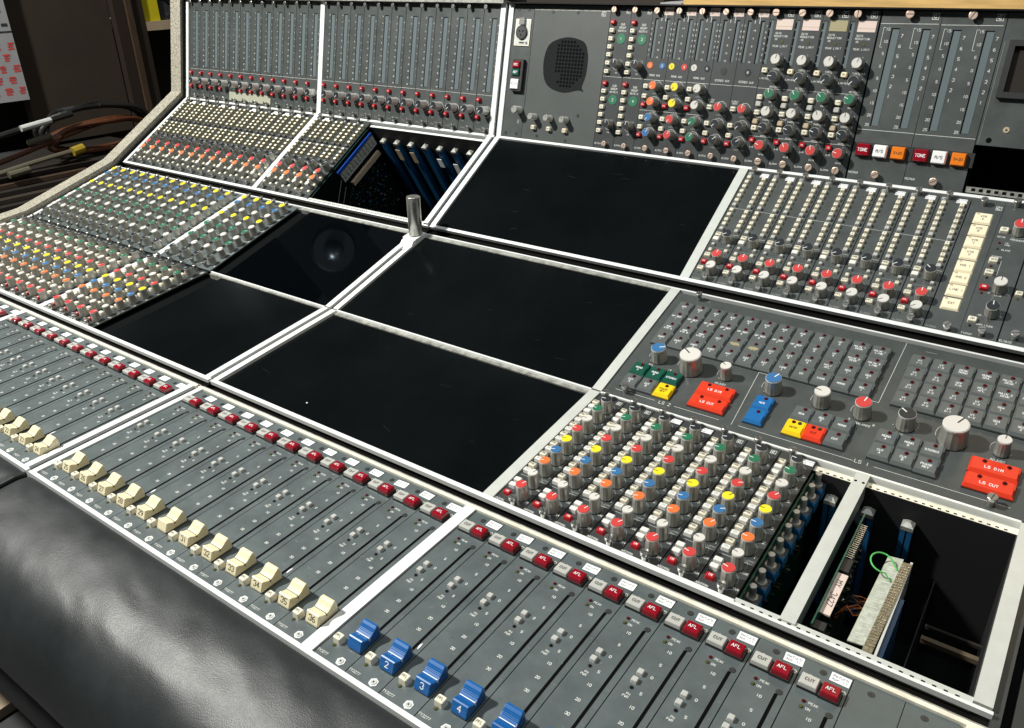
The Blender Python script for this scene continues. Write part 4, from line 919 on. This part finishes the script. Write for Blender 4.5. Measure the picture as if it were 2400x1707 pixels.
for i in range(12): 
    y = random.uniform(-.012, .014); m.tube([(-.004, y, -.05 + random.uniform(-.01, .01)), (.004, y + .004, -.034 + random.uniform(-.006, .006)), (.012, y + random.uniform(-.004, .01), -.03), (.022, y + .01, -.036)], .0007, random.choice(['wire_orange', 'foam_brown', 'ink', 'wire_orange']), 6)
obj('wires', m, t)
t = thing('far_circuit_card', 4, -.3285, .012, 'dark circuit card in the far open well with a blue switch bar', 'circuit board')
m = MB(); m.box(-.0015, 0, 0, .205, -.20, -.004, 'pcb'); obj('board', m, t)
m = MB(); m.box(.0, .0060, .080, .205, -.0175, -.0105, 'slider_blue'); obj('switch_bar', m, t)
m = MB(); m.box(.0, .0045, .085, .205, -.042, -.018, 'grey_key')
for i in range(11): m.box(.0045, .0065, .090 + i * .0105, .0955 + i * .0105, -.034, -.020, 'tape')
obj('switch_bank', m, t)
m = MB(); m.box(0, .009, .098, .198, -.064, -.054, 'label_tan'); obj('capacitor_bar', m, t)
m = MB()
for i in range(420):
    b = random.uniform(.02, .20); c = random.uniform(-.19, -.068); s_ = random.uniform(.0010, .0035); m.box(0, random.uniform(.001, .005), b, b + s_, c, c + s_, random.choice(['pcb', 'inner', 'inner', 'ink', 'guide_blue', 'pcb', 'steel']))
obj('components', m, t)
for i, c in enumerate((-.070, -.090)):
    m = MB(); m.box(.0, .010, .0, .016, c - .012, c, 'guide_blue'); m.tube([(.005, .016, c - .006), (.005, .022, c - .006)], .003, 'steel'); m.tube([(.005, .022, c - .006), (.005, .08, c + .040)], .0009, 'steel', 6); obj('trimmer', m, t)
for i, (x, b, cc, w_, h_, mt) in enumerate(((-.262, .212, -.060, .0015, .028, 'label_tan'), (-.222, .212, -.062, .0015, .028, 'label_tan'), (-.150, .212, -.066, .0015, .022, 'label_white'), (-.110, .212, -.080, .0015, .034, 'label_white'))):
    t = thing('card_label', 4, x, b, '%s paper slip between the blue card guides, %s from the left' % (('tan', 'tan', 'short white', 'long white')[i], ORD[i]), 'paper slip')
    m = MB(); m.box(-.006, .006, -.001, .0, cc - h_ / 2, cc + h_ / 2, mt); obj('slip', m, t)

# ============================================================ STEEL POST
post = bpy.data.objects.new('steel_post', None); COL.objects.link(post); post.location = PM[3] @ Vector((.0008, .2215, .0026))
tag(post, 'short round brushed steel post standing on the white frame joint', 'post')
m = MB(); m.cyl(0, 0, .004, .072, .0122, .0122, 'steel', 40, cap0=True, cap1=False); m.cyl(0, 0, .072, .073, .0122, .0114, 'chrome', 40); m.disc(0, 0, .0731, .0016, 'slot', 10); me = m.mesh('tube'); 
for p in me.polygons: p.use_smooth = len(p.vertices) == 4
o = obj('tube', me, post)
m = MB(); m.box(-.0170, .0140, -.016, .013, -.006, .004, 'alu'); o = obj('foot_block', m, post, (0, 0, 0)); o.rotation_euler = (math.radians(10), 0, 0)
m = MB(); m.prism([(-.036, -.0095), (-.016, -.004), (-.016, .0030), (-.022, .0015)], -.0140, .0125, 'alu'); o = obj('wedge', m, post); o.rotation_euler = (math.radians(10), 0, 0)
#BG
# ============================================================ AROUND THE DESK
mat('wall_paint', (.020, .022, .021), .8, 0, .1, 4); mat('floor_dark', (.020, .019, .018), .7, 0, .2, 20)
mat('brown_board', (.034, .024, .015), .7, 0, .15, 6); mat('wood_dark', (.055, .033, .019), .6, 0, .3, 12, stretch=(12, 12, 1.5)); mat('wood_black', (.022, .014, .009), .6)
mat('shelf_tan', (.42, .33, .22), .6, 0, .1, 10); mat('yellow_box', (.60, .50, .01), .5); mat('carton_white', (.36, .36, .37), .6, 0, .06, 15); mat('carton_red', (.62, .07, .06), .6)
mat('cable_orange', (.085, .026, .009), .5); mat('cable_black', (.012, .012, .012), .45); mat('plug_cream', (.10, .09, .06), .5); mat('plug_yellow', (.30, .21, .015), .5); mat('chip', (.014, .010, .007), .7)
def wbox(name, dims, m, parent=None):
    x0, x1, y0, y1, z0, z1 = dims
    mb = MB(); mb.box(x0, x1, y0, y1, z0, z1, m); return obj(name, mb, parent)
tag(wbox('floor', (-4, 3, -2.5, 4.2, -.80, -.78), 'floor_dark'), None, None, kind='structure')
tag(wbox('back_wall', (-4, 3, 4.0, 4.05, -.78, 2.6), 'wall_paint'), None, None, kind='structure')
tag(wbox('side_wall', (-3.05, -3.0, -2.5, 4.0, -.78, 2.6), 'wall_paint'), None, None, kind='structure')
def group_thing(name, label, cat, loc=(0, 0, 0)):
    o = bpy.data.objects.new(name, None); COL.objects.link(o); o.location = loc; return tag(o, label, cat)
# shelf unit at the left rear
t = group_thing('shelf_unit', 'dark wooden shelf unit with a pale shelf, behind the speckled end cheek', 'shelf unit')
wbox('side_board', (-1.97, -1.93, .975, 1.312, .02, .85), 'brown_board', t); wbox('upright', (-1.93, -1.90, 1.316, 1.354, -.10, .85), 'wood_black', t); wbox('upright', (-1.935, -1.89, 1.357, 1.378, -.10, .85), 'wood_dark', t)
wbox('upright', (-1.96, -1.90, 1.380, 1.424, -.10, .85), 'wood_black', t); wbox('shelf', (-2.30, -1.90, 1.426, 1.95, .344, .374), 'shelf_tan', t); wbox('back_board', (-2.32, -2.30, .975, 1.95, -.10, .85), 'wood_black', t)
tag(wbox('yellow_box', (-2.05, -1.91, 1.428, 1.490, .3745, .62), 'yellow_box'), 'bright yellow box standing on the pale shelf', 'box')
t = group_thing('black_device', 'dark device with round knobs standing on the pale shelf beside the yellow box', 'device')
wbox('case', (-2.05, -1.92, 1.500, 1.600, .3745, .58), 'panel_dark', t)
for y, z in ((1.518, .45), (1.545, .43), (1.53, .39)):
    m = MB(); m.rings([[(-1.92, y + .010 * math.cos(a * .5236), z + .010 * math.sin(a * .5236)) for a in range(12)], [(-1.905, y + .008 * math.cos(a * .5236), z + .008 * math.sin(a * .5236)) for a in range(12)]], 'inner'); obj('knob', m, t)
t = group_thing('printed_carton', 'white carton with a red printed pattern at the far left', 'carton')
m = MB(); m.box(-2.10, -1.90, .62, .966, .17, .80, 'carton_white')
rr = random.Random(5)
for i in range(9):
    for j in range(9):
        y = .70 + i * .042 + (j % 2) * .02; z = .20 + j * .033
        if y > .955 or z > .36: continue
        for q in range(3): m.face([(-1.8995 + q * .0002, y + a + rr.uniform(-.004, .004), z + b + q * .008 - .008) for a, b in ((-.010, -.003), (.010, -.002), (.009, .003), (-.009, .0025))], 'carton_red')
m.box(-1.8999, -1.8990, .62, .966, .372, .376, 'panel_dark')
for y, z in ((.90, .41), (.93, .43), (.88, .45), (.94, .39)): m.box(-1.8999, -1.8990, y, y + .018, z, z + .008, 'panel_dark')
obj('box', m, t)
# low bench carrying boards and cables
t = group_thing('bench', 'dark low bench under the cables behind the end cheek', 'bench')
wbox('bench_top', (-2.30, -1.42, .30, 1.60, -.075, -.055), 'wood_black', t); wbox('bench_front', (-1.45, -1.43, .30, 1.60, -.75, -.076), 'void', t); wbox('bench_edge', (-1.4295, -1.42, .30, 1.60, -.098, -.076), 'wood_dark', t)
for i in range(5):
    y0 = .42 + i * .012; z = -.0545 + i * .013
    t = tag(wbox('board', (-1.98, -1.47 - i * .03, y0, 1.18 + (i % 3) * .035, z, z + .011), ('chip', 'brown_board', 'chip', 'wood_dark', 'chip')[i]), '%s thin wooden board in the stack on the bench' % ('lowest', 'second lowest', 'middle', 'second highest', 'topmost')[i], 'board', 'boards stacked on the bench')
def cable(pts, r, m, label, plugs=()):
    t = group_thing('cable', label, 'cable'); mb = MB(); sp = []
    for i in range(len(pts) - 1):
        p0, p1, p2, p3 = pts[max(i - 1, 0)], pts[i], pts[i + 1], pts[min(i + 2, len(pts) - 1)]
        for s_ in range(6):
            tt = s_ / 6; sp.append(tuple(.5 * (2 * p1[q] + (-p0[q] + p2[q]) * tt + (2 * p0[q] - 5 * p1[q] + 4 * p2[q] - p3[q]) * tt ** 2 + (-p0[q] + 3 * p1[q] - 3 * p2[q] + p3[q]) * tt ** 3) for q in range(3)))
    sp.append(pts[-1]); mb.tube(sp, r, m); obj('lead', mb, t)
    for a, b, pm, pr in plugs: q = MB(); q.tube([a, b], pr, pm, 10); obj('plug', q, t)
    return t
def coil(cy, cz, ry, rz, n, x0, jit, seed):
    r = random.Random(seed); return [(x0 + r.uniform(-jit, jit) + i * .001, cy + ry * (1 + r.uniform(-.06, .06)) * math.cos(i * .7), cz + rz * (1 + r.uniform(-.1, .1)) * math.sin(i * .7)) for i in range(n)]
cable(coil(1.05, .088, .175, .070, 30, -1.70, .03, 1), .0075, 'cable_black', 'thick black cable coiled on top of the board stack')
cable(coil(1.04, .070, .165, .045, 24, -1.66, .03, 2), .0075, 'cable_orange', 'orange cable coiled beside the black one on the boards')
cable([(-1.62, .62, .030), (-1.62, .75, .055), (-1.63, .90, .085), (-1.64, 1.02, .105), (-1.65, 1.10, .110)], .0080, 'cable_orange', 'straight orange lead ending in a cream plug', [((-1.615, .80, .088), (-1.615, .87, .098), 'plug_cream', .009)])
cable([(-1.58, .60, .012), (-1.58, .72, .030), (-1.58, .80, .040), (-1.58, .90, .050)], .0070, 'plug_cream', 'cream lead with a yellow collar lying in front of the coils', [((-1.57, .90, .050), (-1.57, .935, .056), 'plug_yellow', .014), ((-1.56, .70, .020), (-1.56, .76, .026), 'plug_cream', .010)])
cable([(-1.60, .60, .100), (-1.60, .74, .125), (-1.61, .86, .140), (-1.62, .95, .150)], .0085, 'cable_black', 'black lead with a pale grey plug on the left of the pile', [((-1.59, .78, .135), (-1.59, .87, .146), 'alu_dull', .009)])
# wooden board, papers and case lying on top of the meter bridge
TOPY, TOPZ = 1.0015, .4720
tag(wbox('wooden_board', (.352, 1.25, TOPY - .004, TOPY + .46, TOPZ + .0022, TOPZ + .0150), 'wood_pale'), 'pale pine board lying along the top of the meter bridge', 'board')
tag(wbox('dark_case', (.02, .300, TOPY + .030, TOPY + .30, TOPZ + .0010, TOPZ + .030), 'wood_black'), 'dark brown case lying on the meter bridge left of the pine board', 'case')
tag(wbox('paper_pad', (.308, .346, TOPY + .002, TOPY + .12, TOPZ + .0010, TOPZ + .006), 'carton_white'), 'white paper pad on the meter bridge between the case and the pine board', 'paper')
tag(wbox('timber_offcut', (-.215, -.105, TOPY + .010, TOPY + .16, TOPZ + .0030, TOPZ + .018), 'wood_pale'), 'short pale timber offcut on top of the channel meters', 'offcut')
tag(wbox('floor_offcut', (-.56, -.345, -.07, .02, -.62, -.60), 'shelf_tan'), 'pale wooden offcut lying below the armrest at the lower left', 'offcut')
tag(wbox('floor_case', (-.75, -.05, -.30, -.02, -.78, -.621), 'panel_black'), 'dark flat case on the floor under the pale offcut', 'case')
# monitor loudspeaker standing behind the desk, mirrored in the glossy panel
spk = group_thing('studio_monitor', 'black loudspeaker on a stand behind the desk, seen mirrored in the glossy black panel', 'loudspeaker')
spk.location = W(-1.654, 1.099, 1.640); d_ = (Vector((.86, -.38, -.42))).normalized(); spk.rotation_euler = d_.to_track_quat('Z', 'Y').to_euler()
mat('speaker_box', (.02, .022, .025), .35); mat('cone', (.30, .36, .42), .32, .9)
m = MB(); m.box(-.16, .16, -.26, .26, -.30, 0, 'speaker_box'); obj('cabinet', m, spk)
m = MB(); m.cyl(0, -.07, 0, .008, .100, .090, 'inner', 32); m.cyl(0, -.07, .008, .0085, .092, .092, 'ink', 32); m.rings([[(.09 * math.cos(a * .19635), -.07 + .09 * math.sin(a * .19635), .009) for a in range(32)], [(.04 * math.cos(a * .19635), -.07 + .04 * math.sin(a * .19635), .002 + .007) for a in range(32)]], 'cone', False, False); m.rings([[(.045 * math.cos(q) * math.cos(a * .3927), -.07 + .045 * math.cos(q) * math.sin(a * .3927), .0095 + .03 * math.sin(q)) for a in range(16)] for q in (0, .4, .8, 1.2, 1.5)], 'cone', False, True); me = m.mesh('woofer', True); obj('woofer', me, spk)
m = MB(); m.cyl(0, .14, 0, .006, .06, .055, 'panel', 28); m.rings([[(.030 * math.cos(q) * math.cos(a * .3927), .14 + .030 * math.cos(q) * math.sin(a * .3927), .006 + .014 * math.sin(q)) for a in range(16)] for q in (0, .5, 1.0, 1.5)], 'cone', False, True); obj('tweeter', m, spk)
t = group_thing('speaker_bracket', 'dark ceiling bracket holding up the loudspeaker', 'bracket')
p0 = spk.matrix_basis.to_translation(); m = MB(); m.cyl(p0.x - .12, p0.y + .05, p0.z + .20, 2.9, .02, .02, 'panel_dark', 16, cap0=True); m.box(p0.x - .2, p0.x - .04, p0.y - .03, p0.y + .13, 2.88, 2.9, 'panel_dark'); obj('column', m, t)
